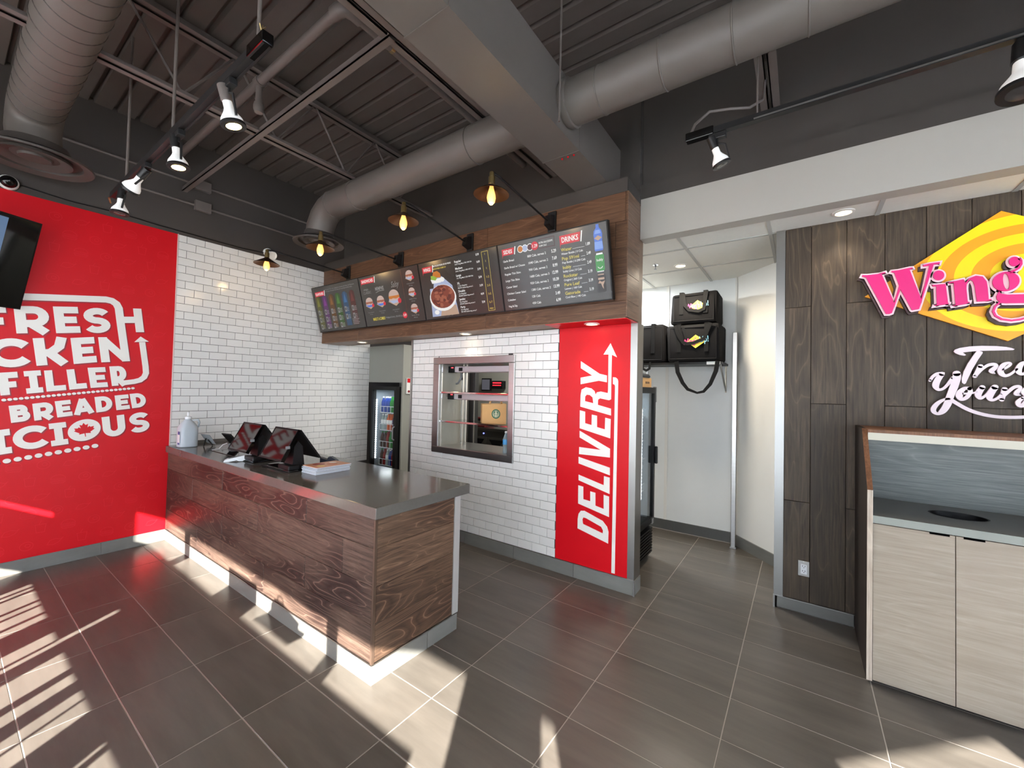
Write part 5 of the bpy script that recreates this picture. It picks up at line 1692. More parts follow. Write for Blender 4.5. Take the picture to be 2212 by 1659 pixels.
def pos(x0, x1, lab):
    P_ = thing('order_terminal', lab, 'cash register', ((x0 + x1) / 2, 1.52, CZ), 'two-sided order terminals on the counter')
    pr_ = [(1.410, CZ + .085), (1.525, CZ + .303), (1.545, CZ + .300), (1.432, CZ + .075)]
    MB().prism(pr_, lambda u, v, w: (x0 + w, u, v), 0, x1 - x0).build('customer_screen', M_blackg, P_)
    a, b_ = Vector((0, 1.410, CZ + .085)), Vector((0, 1.525, CZ + .303))
    d_ = (b_ - a).normalized()
    n_ = Vector((0, -d_.z, d_.y))
    mb = MB()
    for u0, u1, v0, v1 in ((0, 1, 0, .012), (0, 1, .2345, .2465), (0, .012, .012, .2345), (.988, 1, .012, .2345)):
        X0, X1 = x0 + (x1 - x0) * (u0 if u0 in (0, 1) else u0), x0 + (x1 - x0) * u1
        p = [a + d_ * v0, a + d_ * v1]
        mb.hexa([(X0, p[0].y, p[0].z), (X1, p[0].y, p[0].z), (X1, p[1].y, p[1].z), (X0, p[1].y, p[1].z)] + [(X, (pp + n_ * .003).y, (pp + n_ * .003).z) for X, pp in ((X0, p[0]), (X1, p[0]), (X1, p[1]), (X0, p[1]))])
    mb.build('bezel', M_black, P_)
    pr_ = [(1.532, CZ + .303), (1.548, CZ + .300), (1.705, CZ + .080), (1.690, CZ + .078)]
    MB().prism(pr_, lambda u, v, w: (x0 + w, u, v), 0, x1 - x0).build('cashier_screen', M_black, P_)
    MB().prism([(1.50, CZ + .01), (1.59, CZ + .01), (1.57, CZ + .18), (1.535, CZ + .22), (1.51, CZ + .18)], lambda u, v, w: ((x0 + x1) / 2 + .02 + w, u, v), 0, .13).build('stem', M_black, P_)
    MB().bbox(x0 + .01, x1 + .01, 1.46, 1.72, CZ, CZ + .018, .005).build('base', M_blackg, P_)
    MB().bbox(x0 + .2, x1 + .02, 1.455, 1.53, CZ + .018, CZ + .05, .006).build('card_slot', M_black, P_)
    MB().bbox(x1 - .004, x1 + .001, 1.44, 1.47, CZ + .17, CZ + .19, .001).build('side_port', M_gryp, P_)
    MB().tube([(x0 + .05, 1.47, CZ + .012), (x0 - .03, 1.45, CZ + .006), (x0 - .05, 1.50, CZ + .006), (x0 - .02, 1.58, CZ + .01)], .004, 6).build('cable', M_black, P_, True)


pos(-3.905, -3.565, 'left two-sided black order terminal on the counter')
pos(-3.34, -3.0, 'right two-sided black order terminal, beside the stack of flyers')
MT = tag(MB().bbox(-4.55, -3.86, 1.49, 1.75, CZ, CZ + .004, .0015).build('counter_mat', M_blackg, None), 'flat black mat under the left order terminal', 'mat')

RDR = thing('card_reader', 'white handheld card reader lying near the front edge of the counter', 'card reader', (-3.745, 1.40, CZ))
ax = Vector((.075, .165, 0)).normalized()
sd = Vector((-ax.y, ax.x, 0))
o0 = Vector((-3.79, 1.345, CZ))
prf = [(0, .002), (.03, .0), (.085, .012), (.10, .004), (.125, .003), (.14, .012), (.185, .012), (.195, .045), (.185, .052), (.13, .046), (.02, .022), (.002, .012)]
MB().prism(prf, lambda u, v, w: tuple(o0 + ax * u + Vector((0, 0, v)) + sd * w), -.036, .036).build('body', M_wht, RDR)
MB().hexa([tuple(o0 + ax * u + Vector((0, 0, v)) + sd * w) for u, v, w in ((.03, .0253, -.022), (.125, .0455, -.022), (.125, .0455, .022), (.03, .0253, .022), (.03, .0263, -.022), (.125, .0465, -.022), (.125, .0465, .022), (.03, .0263, .022))]).build('display', mat('slate', (96, 100, 110), .2), RDR)
MB().hexa([tuple(o0 + ax * u + Vector((0, 0, v)) + sd * w) for u, v, w in ((.140, .024, -.0375), (.165, .028, -.0375), (.165, .032, -.0375), (.140, .028, -.0375), (.140, .024, -.036), (.165, .028, -.036), (.165, .032, -.036), (.140, .028, -.036))]).build('slot', M_gryp, RDR)

FL = thing('flyer_stack', 'stack of folded colour flyers to the right of the terminals', 'flyers', (-2.90, 1.67, CZ))
c0, c1, c2_, c3 = (-2.965, 1.545), (-2.785, 1.550), (-2.785, 1.812), (-2.965, 1.80)
M_fly = [mottle(mat('flyer_paper', c, .5), .1, 60) for c in ((216, 222, 232), (190, 196, 206), (206, 210, 216), (176, 180, 190))]
for k in range(9):
    j = [rnd.uniform(-.006, .006) for _ in range(2)]
    z = CZ + k * .0052
    MB().hexa([(p[0] + j[0], p[1] + j[1], z) for p in (c0, c1, c2_, c3)] + [(p[0] + j[0], p[1] + j[1], z + .0046) for p in (c0, c1, c2_, c3)]).build('flyer', M_fly[k % 4], FL)
z = CZ + 9 * .0052
MB().hexa([(p[0], p[1], z) for p in (c0, c1, c2_, c3)] + [(p[0], p[1], z + .003) for p in (c0, c1, c2_, c3)]).build('top_flyer', mat('flyer_cover', (206, 150, 120), .4), FL)
for (u, v, r, c) in ((.3, .35, .045, (150, 60, 44)), (.62, .62, .04, (196, 110, 70)), (.7, .25, .03, (226, 196, 110)), (.35, .75, .028, (230, 220, 210))):
    MB().prism(arc(c0[0] + .18 * u, c0[1] + .26 * v, r, r * .9, 0, 340, 12), lambda a, b_, w: (a, b_, z + .003 + w), 0, .0004 + v * .0002).build('food_print', mat('food_print', c, .4), FL)
SCN = thing('barcode_scanner', 'dark scanner resting behind the flyers on the counter', 'scanner', (-3.16, 1.87, CZ))
MB().prism([(0, .0), (.15, .0), (.165, .02), (.10, .055), (.075, .05), (.065, .03), (.0, .048)], lambda u, v, w: (-3.215 + u * .62 + w * .5, 1.83 + u * .55 - w * .5, CZ + v), 0, .07).build('body', mat('dark_blue_plastic', (34, 38, 52), .35), SCN)
MB().prism([(.085, .050), (.105, .056), (.107, .058), (.087, .052)], lambda u, v, w: (-3.215 + u * .62 + w * .5, 1.83 + u * .55 - w * .5, CZ + v), -.001, .02).build('trim', M_wht, SCN)
NT = tag(MB().hexa([(-3.06, 1.60, CZ + .019), (-2.985, 1.64, CZ + .001), (-3.0, 1.70, CZ + .001), (-3.08, 1.66, CZ + .019), (-3.06, 1.60, CZ + .021), (-2.985, 1.64, CZ + .003), (-3.0, 1.70, CZ + .003), (-3.08, 1.66, CZ + .021)]).build('receipt', M_paper, None), 'white slip of paper behind the right terminal', 'paper')

# ------------------------------------------------------------------ kitchen pass
PW = thing('kitchen_pass', 'stainless framed pass-through window in the subway tile wall', 'pass window', (-2.73, YB, 1.38))
fx0, fx1, fz0, fz1 = -3.285, -2.203, .872, 1.888
for x0, x1, z0, z1 in ((fx0, fx1, fz1 - .072, fz1), (fx0, fx1, fz0, fz0 + .066), (fx0, OX0 + .006, fz0 + .066, fz1 - .072), (OX1 - .006, fx1, fz0 + .066, fz1 - .072)):
    MB().bbox(x0, x1, YB - .024, YB - .002, z0, z1, .004).build('frame_rail', M_ss, PW)
M_jamb = mat('satin_steel', (150, 147, 138), .5, .25)
for x0 in (OX0 + .0005, OX1 - .0045):
    MB().box(x0, x0 + .004, YB - .012, 3.52, OZ0, OZ1).build('jamb', M_jamb, PW)
MB().box(OX0 + .005, OX1 - .005, YB - .012, 3.56, OZ0 - .002, OZ0 + .004).build('sill', M_ss, PW)
MB().box(OX0 + .005, OX1 - .005, YB - .012, 3.52, OZ1 - .006, OZ1 - .0005).build('head', M_ssd, PW)
for z in (1.52, 1.213):
    S_ = MB().box(OX0 + .005, OX1 - .005, YB + .005, 3.46, z - .010, z - .004).build('shelf', M_glass, PW)
    MB().bbox(OX0 + .005, OX1 - .005, YB - .004, YB + .018, z - .016, z + .004, .003).build('shelf_edge', M_chrome, S_)
for xx in (-3.10, -3.05):
    MB().box(xx - .011, xx + .011, 3.36, 3.38, OZ0, OZ1).build('post', M_chrome, PW)
for xx in (OX0 + .012, OX1 - .012):
    MB().box(xx - .006, xx + .006, YB + .004, YB + .02, OZ0, OZ1).build('post', M_chrome, PW)
for z in (1.735, 1.442):
    Hs = MB().bbox(-3.10, OX1 - .01, 3.235, 3.30, z, z + .064, .004).build('heat_strip', mat('brushed_grey', (186, 184, 186), .35, .6), PW)
    MB().box(-3.07, OX1 - .03, 3.245, 3.29, z - .004, z).build('heat_element', M_ssd, Hs)
    MB().bbox(-3.225, -3.104, 3.235, 3.29, z - .004, z + .066, .004).build('control_box', M_black, Hs)
    MB().box(-3.15, -3.12, 3.233, 3.235, z + .045, z + .055).build('red_light', mat('red_led', (255, 60, 60), .3, emit=(255, 60, 70), emit_s=3), Hs)
    MB().lathe([(.008, 0), (.007, .012)], (-3.20, 3.235, z + .03), (0, -1, 0), 12).build('knob', M_gryp, Hs)
    MB().bbox(-3.035, -2.985, 3.228, 3.236, z + .012, z + .05, .002).build('switch', M_black, Hs)
MB().tube([(-3.085, 3.33, 1.76), (-3.10, 3.34, 1.68), (-3.16, 3.36, 1.62), (-3.26, 3.38, 1.60)], .012, 8).build('flex_cord', M_gryp, PW, True)

KB = thing('carrier_box', 'brown kraft carton with round green emblem on the middle pass shelf', 'box', (-2.58, 3.30, 1.213))
M_kraft = mottle(mat('kraft', (196, 152, 100), .8), .05, 12)
A_, B_, C_ = Vector((-2.66, 3.19, 1.213)), Vector((-2.40, 3.25, 1.213)), Vector((-2.77, 3.30, 1.213))
D_ = B_ + C_ - A_
mb = MB()
zu = Vector((0, 0, .205))
mb.hexa([tuple(p) for p in (A_, B_, D_, C_)] + [tuple(p + zu * k) for p, k in ((A_, .93), (B_, 1), (D_, 1.0), (C_, .95))])
mb.build('carton', M_kraft, KB)
mid0, mid1 = (A_ + C_) / 2, (B_ + D_) / 2
hh = mid0.lerp(mid1, .35), mid0.lerp(mid1, .85)
MB().tube([tuple(hh[0] + Vector((0, 0, .20))), tuple(hh[0] + Vector((.02, 0, .25))), tuple(hh[1] + Vector((-.03, 0, .265))), tuple(hh[1] + Vector((0, 0, .205)))], .011, 6).build('handle', M_kraft, KB)
fdir, fn = (B_ - A_).normalized(), Vector((B_.y - A_.y, A_.x - B_.x, 0)).normalized()
fk = lambda u, v, w: tuple(A_ + fdir * (.155 + u) + Vector((0, 0, .10 + v)) + fn * w)
M_em = mat('green_emblem', (44, 94, 70), .6)
MB().prism(arc(0, 0, .048, .048, 0, 345, 23), fk, 0, .0008).build('emblem', M_em, KB)
mb = MB()
mb.ribbon(arc(0, 0, .034, .034, 0, 345, 23), .0016, fk, .0008, .0014, True)
mb.prism(arc(0, .004, .010, .014, 0, 340, 14), fk, .0008, .0014)
mb.prism([(-.014, .018), (-.006, .024), (0, .034), (.006, .024), (.014, .018)], fk, .0008, .0014)
mb.prism([(-.012, -.010), (.012, -.010), (.008, -.030), (-.008, -.030)], fk, .0008, .0014)
for s in (-1, 1):
    mb.ribbon([(s * .012, .010), (s * .019, -.006), (s * .017, -.026)], .0022, fk, .0008, .0014)
    mb.ribbon([(s * .022, -.020), (s * .028, -.004), (s * .025, .012)], .0020, fk, .0008, .0014)
mb.build('emblem_print', mat('emblem_pale', (196, 190, 160), .6), KB)

M_pet = glassy('clear_pet', (.92, .96, .98))


def bottle(x, y, z, h, r, liquid, capm, labm, name, lab, grp, cat='bottle'):
    o = thing(name, lab, cat, (x, y, z), grp)
    k = h / .23
    MB().lathe([(r * .8, 0), (r, .01 * k), (r, .05 * k), (r * .93, .085 * k), (r, .12 * k), (r * .98, .15 * k), (r * .55, .19 * k), (r * .38, .205 * k), (r * .38, .215 * k)], (x, y, z), n=14).build('body', liquid, o, True)
    MB().lathe([(r * .44, .212 * k), (r * .44, .23 * k)], (x, y, z), n=12).build('cap', capm, o, True)
    MB().lathe([(r * 1.015, .095 * k), (r * 1.02, .10 * k), (r * 1.02, .145 * k), (r * 1.0, .148 * k)], (x, y, z), n=14).build('label', labm, o, True)
    return o


M_water = mat('water_in_bottle', (190, 208, 218), .1, trans=.6, ior=1.2)
bottle(-2.352, 3.19, OZ0 + .004, .215, .030, M_water, M_wht, mat('sky_label', (70, 150, 210), .4), 'water_bottle', 'clear water bottle with a blue label at the right of the pass sill', None)

# kitchen seen through the pass and the gap beside the cooler
kw = MB().box(-4.40, -3.80, 4.167, 4.25, 0, 2.2)
wk = struct('wall_kitchen_tile', kw, M_grout, 'white tiled kitchen wall glimpsed through the pass')
mb = MB()
r = 0
while .3 + r * .0777 < 2.2:
    x = -4.40 - (r % 2) * .077
    while x < -3.80:
        a, b_ = max(x, -4.40), min(x + .1545, -3.80)
        if b_ - a > .02:
            mb.box(a + .003, b_ - .003, 4.160, 4.167, .3 + r * .0777 + .003, .3 + (r + 1) * .0777 - .003)
        x += .1545
    r += 1
ob = mb.build('tile_field', M_tile, wk)
ob['kind'] = 'stuff'
TH = thing('thermostat', 'small white thermostat on the tiled kitchen wall seen through the pass', 'thermostat', (-4.07, 4.155, 1.31))
MB().bbox(-4.14, -4.005, 4.135, 4.159, 1.275, 1.345, .006).build('case', M_wht, TH)
MB().box(-4.125, -4.075, 4.133, 4.135, 1.295, 1.335).build('window', mat('grey_lcd', (96, 104, 96), .2), TH)
struct('wall_back_inner', MB().box(XL, -1.95, 5.35, 5.45, 0, 2.8), M_grey, 'grey kitchen wall seen through the pass')
DC = thing('steel_column', 'dark steel column at the end of the tiled kitchen wall', 'column', (-3.74, 4.29, 0))
MB().bbox(-3.80, -3.68, 4.255, 4.33, .08, 1.95, .008).build('cabinet', mat('dark_steel', (70, 70, 70), .35, .7), DC)
MB().box(-3.69, -3.68, 4.24, 4.255, .5, 1.5).build('handle', M_ss, DC)
MB().box(-3.79, -3.69, 4.26, 4.32, 0, .08).build('plinth', M_black, DC)
UF = thing('undercounter_fridge', 'stainless undercounter fridge with two recessed door handles in the kitchen', 'fridge', (-4.0, 5.2, 0))
MB().bbox(-4.46, -3.35, 5.03, 5.34, .1, .905, .006).build('cabinet', M_ssd, UF)
MB().bbox(-4.48, -3.33, 5.0, 5.345, .905, .945, .006).build('worktop', M_ss, UF)
for a, b_ in ((-4.45, -4.08), (-4.06, -3.70), (-3.68, -3.36)):
    d_ = MB().bbox(a, b_, 5.01, 5.03, .14, .80, .005).build('door', M_ss, UF)
    MB().prism([(a + .04, .77), (b_ - .04, .77), (b_ - .10, .69), (a + .10, .69)], lambda u, v, w: (u, 5.008 - w, v), 0, .003).build('handle_recess', M_black, d_)
MB().lathe([(.012, 0), (.012, .004)], (-4.15, 5.028, .855), (0, -1, 0), 12).build('blue_light', mat('blue_led', (120, 130, 255), .3, emit=(110, 120, 255), emit_s=4), UF)
MB().box(-4.42, -3.4, 5.05, 5.3, 0, .1).build('plinth', M_black, UF)
KD = thing('kitchen_display', 'dark wall screen in the kitchen seen through the upper pass opening', 'screen', (-4.3, 5.28, 1.63))
MB().bbox(-4.40, -4.21, 5.24, 5.28, 1.53, 1.74, .006).build('case', M_black, KD)
MB().box(-4.385, -4.225, 5.236, 5.24, 1.55, 1.72).build('screen', mat('grey_screen', (70, 70, 76), .2, emit=(110, 110, 120), emit_s=.4), KD)
MB().tube([(-4.3, 5.28, 1.62), (-4.3, 5.35, 1.62)], .02, 8).build('wall_arm', M_blackm, KD)
LB = thing('order_board', 'small black board with red glowing lines in the kitchen', 'sign', (-4.07, 5.28, 1.65))
MB().bbox(-4.19, -3.97, 5.25, 5.345, 1.57, 1.70, .004).build('case', M_black, LB)
mb = MB()
for q in range(6):
    mb.box(-4.165 + q * .03, -4.143 + q * .03, 5.247, 5.25, 1.655, 1.675)
    mb.box(-4.165 + q * .03, -4.148 + q * .03, 5.247, 5.25, 1.618, 1.634)
mb.build('red_figures', mat('red_figures', (255, 50, 60), .3, emit=(255, 50, 66), emit_s=2), LB)
PR = thing('label_printer', 'dark red countertop appliance on the kitchen worktop', 'appliance', (-4.3, 5.15, .945))
MB().bbox(-4.42, -4.15, 5.05, 5.30, .945, 1.10, .01).build('body', mat('dark_red', (92, 20, 24), .4), PR)
MB().box(-4.40, -4.17, 5.045, 5.05, 1.04, 1.08).build('front_panel', M_black, PR)

FA = thing('fire_alarm_pull', 'white and red fire alarm pull station beside the left cooler', 'alarm', (-4.40, 3.70, 1.58))
MB().bbox(-4.40, -4.38, 3.655, 3.735, 1.47, 1.685, .004).build('plate', M_white, FA)
MB().bbox(-4.379, -4.372, 3.66, 3.73, 1.625, 1.68, .003).build('pull_bar', M_red, FA)
MB().lathe([(.017, 0), (.014, .01)], (-4.38, 3.69, 1.505), (1, 0, 0), 16).build('button', mat('deep_red', (140, 16, 30), .3), FA)

# ------------------------------------------------------------------ drinks coolers
M_led = mat('led', (255, 255, 255), .3, emit=(236, 244, 255), emit_s=5)
M_inner = mat('cooler_lining', (150, 160, 170), .5)
M_wire = mat('white_wire', (226, 230, 236), .4)
CX0, CX1, CY0, CY1 = -4.985, -4.432, 3.533, 4.10
LC = thing('drinks_cooler', 'tall black glass-door drinks cooler full of bottles beside the grey wall', 'cooler', (-4.7, 3.8, 0))
mb = MB().box(CX0, CX0 + .03, CY0 + .05, CY1, .1, 1.565).box(CX1 - .03, CX1, CY0 + .05, CY1, .1, 1.565).box(CX0 + .03, CX1 - .03, CY1 - .03, CY1, .1, 1.565)
mb.box(CX0 + .03, CX1 - .03, CY0 + .05, CY1 - .03, 1.525, 1.565).box(CX0 + .03, CX1 - .03, CY0 + .05, CY1 - .03, .1, .30)
mb.build('cabinet', M_black, LC)
mb = MB().box(CX0 + .031, CX0 + .036, CY0 + .06, CY1 - .035, .305, 1.52).box(CX1 - .036, CX1 - .031, CY0 + .06, CY1 - .035, .305, 1.52).box(CX0 + .036, CX1 - .036, CY1 - .036, CY1 - .031, .305, 1.52)
mb.build('lining', M_inner, LC)
dr = MB().box(CX0, CX1, CY0, CY0 + .045, 1.515, 1.565).box(CX0, CX1, CY0, CY0 + .045, .1, .34).box(CX0, CX0 + .028, CY0, CY0 + .045, .34, 1.515).box(CX1 - .055, CX1, CY0, CY0 + .045, .34, 1.515).build('door', M_black, LC)
MB().box(CX0 + .028, CX1 - .055, CY0 + .012, CY0 + .018, .34, 1.515).build('pane', M_glass, dr)
MB().tube([(CX1 - .03, CY0 - .002, 1.03), (CX1 - .03, CY0 - .03, 1.01), (CX1 - .03, CY0 - .03, .87), (CX1 - .03, CY0 - .002, .85)], .010, 8).build('handle', M_gryp, dr, True)
mb = MB()
for q in range(27):
    z = .565 + q * .031
    mb.prism([(-.019, 0), (0, -.015), (.019, 0), (0, .015)], lambda u, v, w, z=z: (CX0 + .058 + u, CY0 + .055 - w, z + v), 0, .004)
mb.build('led_strip', M_led, LC)
MB().box(CX0 + .14, CX1 - .08, CY1 - .10, CY1 - .04, 1.38, 1.49).build('fan_box', M_wire, LC)
lamp('cooler_light', 'AREA', (-4.72, 3.66, 1.50), 1.6, (.9, .95, 1), .25)
SHZ = [1.20, .955, .712, .468]
for z in SHZ:
    mb = MB()
    mb.box(CX0 + .098, CX1 - .038, CY0 + .09, CY1 - .06, z - .006, z)
    for zz in (z + .085, z + .002):
        mb.tube([(CX0 + .098, CY0 + .085, zz), (CX1 - .038, CY0 + .085, zz)], .004, 6)
    for q in range(6):
        xx = CX0 + .098 + q * .0775
        mb.tube([(xx, CY0 + .085, z), (xx, CY0 + .085, z + .085)], .003, 6)
    mb.build('wire_shelf', M_wire, LC)
SODA = {'blue': (40, 70, 160), 'green': (40, 140, 60), 'orange': (220, 100, 50), 'brown': (66, 38, 34), 'lime': (110, 190, 60), 'red': (150, 40, 40), 'clear': (170, 186, 190), 'purple': (70, 50, 96)}
M_so = {k: mat(k + '_soda', v, .12, trans=.15, ior=1.2) for k, v in SODA.items()}
rows = [['blue', 'blue', 'blue', 'green', 'green', 'green'], ['clear', 'clear', 'orange', 'orange', 'purple', 'blue'], ['brown', 'brown', 'red', 'green', 'green', 'lime'], ['brown', 'red', 'clear', 'blue', 'red', 'brown']]
names = ['top', 'second', 'third', 'bottom']
proto = {}
for r, z in enumerate(SHZ):
    for depth in range(2):
        for q in range(6):
            c = rows[r][q] if depth == 0 else rows[r][(q + 1) % 6]
            x, y = CX0 + .128 + q * .0615, CY0 + .115 + depth * .075
            ordn = ['leftmost', 'second from the left', 'third from the left', 'third from the right', 'second from the right', 'rightmost'][q]
            where = 'front' if depth == 0 else 'back'
            lab = f'{c} soda bottle, {ordn}, {where} row, {names[r]} shelf of cooler near fire alarm'
            if c not in proto:
                o = bottle(x, y, z, .222, .0275, M_so[c], M_wht if c in ('clear', 'blue') else M_so['green' if c == 'brown' else c], M_wht if c in ('orange', 'clear') else M_so[c], 'soda_bottle', lab, f'{c} bottles on the {names[r]} cooler shelf')
                proto[c] = o
            else:
                o = copy_tree(proto[c])
                o.location = (x, y, z)
                o['label'] = lab
                o['group'] = f'{c} bottles on the {names[r]} cooler shelf' + (', second row' if depth else '')
            if depth:
                o['group'] = f'{c} bottles on the {names[r]} cooler shelf, second row'

# right cooler: glass door facing the corridor
DX, DY0, DY1 = -1.151, 3.30, 3.985
RC = thing('drinks_cooler', 'tall black drinks cooler half hidden behind the delivery wall', 'cooler', (-1.45, 3.65, 0))
mb = MB().box(-1.75, DX - .05, DY0, DY0 + .03, .08, 1.61).box(-1.75, DX - .05, DY1 - .03, DY1, .08, 1.61).box(-1.75, -1.72, DY0 + .03, DY1 - .03, .08, 1.61)
mb.box(-1.72, DX - .05, DY0 + .03, DY1 - .03, 1.575, 1.61).box(-1.72, DX - .05, DY0 + .03, DY1 - .03, .08, .36)
mb.build('cabinet', M_black, RC)
MB().box(-1.715, -1.71, DY0 + .035, DY1 - .035, .365, 1.57).box(-1.71, DX - .055, DY0 + .031, DY0 + .036, .365, 1.57).box(-1.71, DX - .055, DY1 - .036, DY1 - .031, .365, 1.57).build('lining', M_inner, RC)
dr = MB().box(DX - .045, DX, DY0, DY1 - .005, 1.555, 1.61).box(DX - .045, DX, DY0, DY1 - .005, .335, .385).box(DX - .045, DX, DY0, DY0 + .05, .385, 1.555).box(DX - .045, DX, DY1 - .05, DY1 - .005, .385, 1.555).build('door', M_black, RC)
MB().box(DX - .02, DX - .014, DY0 + .05, DY1 - .05, .385, 1.555).build('pane', M_glass, dr)
MB().bbox(DX, DX + .03, DY1 - .03, DY1 - .008, .885, 1.05, .008).build('handle', M_black, dr)
mb = MB()
for q in range(27):
    z = .585 + q * .031
    mb.prism([(-.018, 0), (0, -.016), (.018, 0), (0, .016)], lambda u, v, w, z=z: (DX - .06 + w, 3.755 + u, z + v), 0, .004)
mb.build('led_strip', M_led, RC)
for z in (.62, .86, 1.10, 1.34):
    mb = MB().box(-1.70, DX - .09, DY0 + .05, DY1 - .05, z - .006, z)
    mb.tube([(DX - .08, DY0 + .05, z + .07), (DX - .08, DY1 - .06, z + .07)], .004, 6)
    mb.build('wire_shelf', M_wire, RC)
for q in range(9):
    z = .05 + q * .027
    pr_ = [(z, 0), (z + .012, .018), (z + .022, .018), (z + .014, 0)]
    MB().hexa([(DX - .05, DY0 + .02, z), (DX - .05, DY1 - .01, z), (DX - .05, DY1 - .01, z + .016), (DX - .05, DY0 + .02, z + .016),
               (DX - .012, DY0 + .02, z + .004), (DX - .006, DY1 - .03, z + .004), (DX - .006, DY1 - .03, z + .018), (DX - .012, DY0 + .02, z + .018)]).build('grille_slat', M_black, RC)
MB().box(-1.72, DX - .05, DY0 + .01, DY1 - .01, 0, .08).build('plinth', M_black, RC)
MB().bbox(DX - .03, DX - .008, DY1 + .0, DY1 + .055, 1.47, 1.62, .004).build('hinge_cover', M_gryp, RC)
MB().bbox(DX - .02, DX + .004, DY1 - .07, DY1 - .02, .32, .37, .004).build('lower_hinge', M_ss, RC)
MB().box(DX - .2, DX - .02, DY1, DY1 + .002, 1.09, 1.18).build('red_sticker', M_red, RC)
MB().box(DX - .2, DX - .03, DY1, DY1 + .002, .92, 1.085).build('paper_note', mat('cream_paper', (226, 206, 176), .7), RC)
lamp('cooler_light', 'AREA', (-1.4, 3.64, 1.56), 2, (.92, .97, 1), .25)
for r, z in enumerate((.62, .86, 1.10, 1.34)):
    for q in range(3):
        c = ['clear', 'blue', 'clear', 'green'][r]
        o = copy_tree(proto[c])
        o.location = (DX - .14, 3.42 + q * .10, z)
        o['label'] = f'{c} bottle, {["left", "middle", "right"][q]} one on the {["bottom", "third", "second", "top"][r]} shelf, cooler behind the delivery wall'
        o['group'] = f'{c} bottles in the cooler behind the delivery wall'
KX = thing('carton', 'small brown carton on top of the right cooler', 'box', (-1.35, 3.75, 1.61))
MB().bbox(-1.55, -1.19, 3.50, 3.965, 1.61, 1.70, .003).build('carton', M_kraft, KX)
mb = MB()
for q in range(4):
    mb.box(-1.1895, -1.1885, 3.78 + q * .032, 3.80 + q * .032, 1.645, 1.665)
mb.build('print', mat('dark_print', (60, 40, 30), .7), KX)
GC = thing('handheld_case', 'black moulded case lying on the carton above the right cooler', 'case', (-1.35, 3.75, 1.70))
loft(MB(), [rsq(-1.36, 3.76, .34, 1.70, .2, 5, .40), rsq(-1.36, 3.76, .35, 1.715, .2, 5, .42), rsq(-1.36, 3.76, .33, 1.735, .2, 5, .40), rsq(-1.36, 3.72, .22, 1.755, .2, 5, .22)]).build('shell', mat('dark_grey_plastic', (52, 54, 56), .45), GC, True)
MB().box(-1.187, -1.184, 3.62, 3.90, 1.714, 1.718).build('seam', M_black, GC)

# ------------------------------------------------------------------ corridor: shelf, delivery bags, post, sprinkler
SH = thing('wall_shelf', 'high shelf across the corridor end carrying the delivery bags', 'shelf', (-1.2, 4.6, 1.88))
MB().box(-1.84, -.64, 4.42, 4.828, 1.862, 1.884).build('board', M_blackm, SH)
MB().bbox(-.78, -.655, 4.41, 4.42, 1.856, 1.886, .002).build('end_clip', M_wht, SH)
for xx in (-.66, -1.5):
    MB().tube([(xx, 4.45, 1.858), (xx, 4.815, 1.60)], .009, 6).tube([(xx, 4.822, 1.86), (xx, 4.822, 1.58)], .009, 6).build('bracket', M_ss, SH)
M_bag = mottle(mat('black_nylon', (22, 21, 22), .8, spec=.15), .1, 90)
M_bag2 = mat('black_webbing', (16, 16, 17), .7, spec=.2)


def logo(par, x, y, z, k):
    f = lambda u, v, w: (x + u * k, y - w, z + v * k)
    MB().prism([(-.085, .0), (0, -.068), (.095, .0), (0, .068)], f, 0, .002).build('emblem', mat('emblem_yellow', (246, 216, 74), .5), par)
    MB().ribbon(arc(0, -.005, .05, .040, 20, 160, 10), .005, f, .002, .003).build('emblem_ring', mat('emblem_orange', (228, 168, 50), .5), par)
    mb = MB()
    put_text(mb, "Wing's", -.125, -.030, .085, f, .0045, bold=.02, fit=.155, rot=.08)
    mb.build('emblem_lettering', mat('emblem_pink', (226, 70, 130), .5), par)
    mb = MB()
    put_text(mb, 'Up!', .036, -.012, .085, f, .0045, bold=.02, fit=.085, rot=.08)
    mb.build('emblem_lettering', mat('emblem_blue', (120, 176, 196), .5), par)


def bag(x0, x1, y0, y1, z0, z1, lab, lg=None, strap=True):
    B_ = thing('delivery_bag', lab, 'bag', ((x0 + x1) / 2, (y0 + y1) / 2, z0), 'black insulated delivery bags')
    bm = MB().bbox(x0, x1, y0, y1, z0, z1, .028)
    # sag the fabric a little
    bm.v = [(a + .006 * math.sin(9 * c + 5 * b_), b_ + .008 * math.sin(7 * a + 6 * c), c + .006 * math.sin(8 * a)) for a, b_, c in bm.v]
    bm.build('body', M_bag, B_, True)
    mb = MB()
    for zz in (z0 + .03, z1 - .03):
        mb.tube([(x0 + .03, y0 - .004, zz), (x1 - .03, y0 - .004, zz)], .005, 6)
    for xx in (x0 + .03, x1 - .03):
        mb.tube([(xx, y0 - .004, z0 + .03), (xx, y0 - .004, z1 - .03)], .005, 6)
    mb.build('piping', M_bag2, B_)
    if strap:
        w_ = (x1 - x0)
        for s in (.24, .76):
            xx = x0 + w_ * s
            MB().box(xx - .02, xx + .02, y0 - .010, y0 - .004, z0 + .1, z1 + .006).box(xx - .02, xx + .02, y0 - .01, y0 + .2, z1 + .002, z1 + .009).build('strap', M_bag2, B_)
    if lg:
        logo(B_, *lg)
    return B_


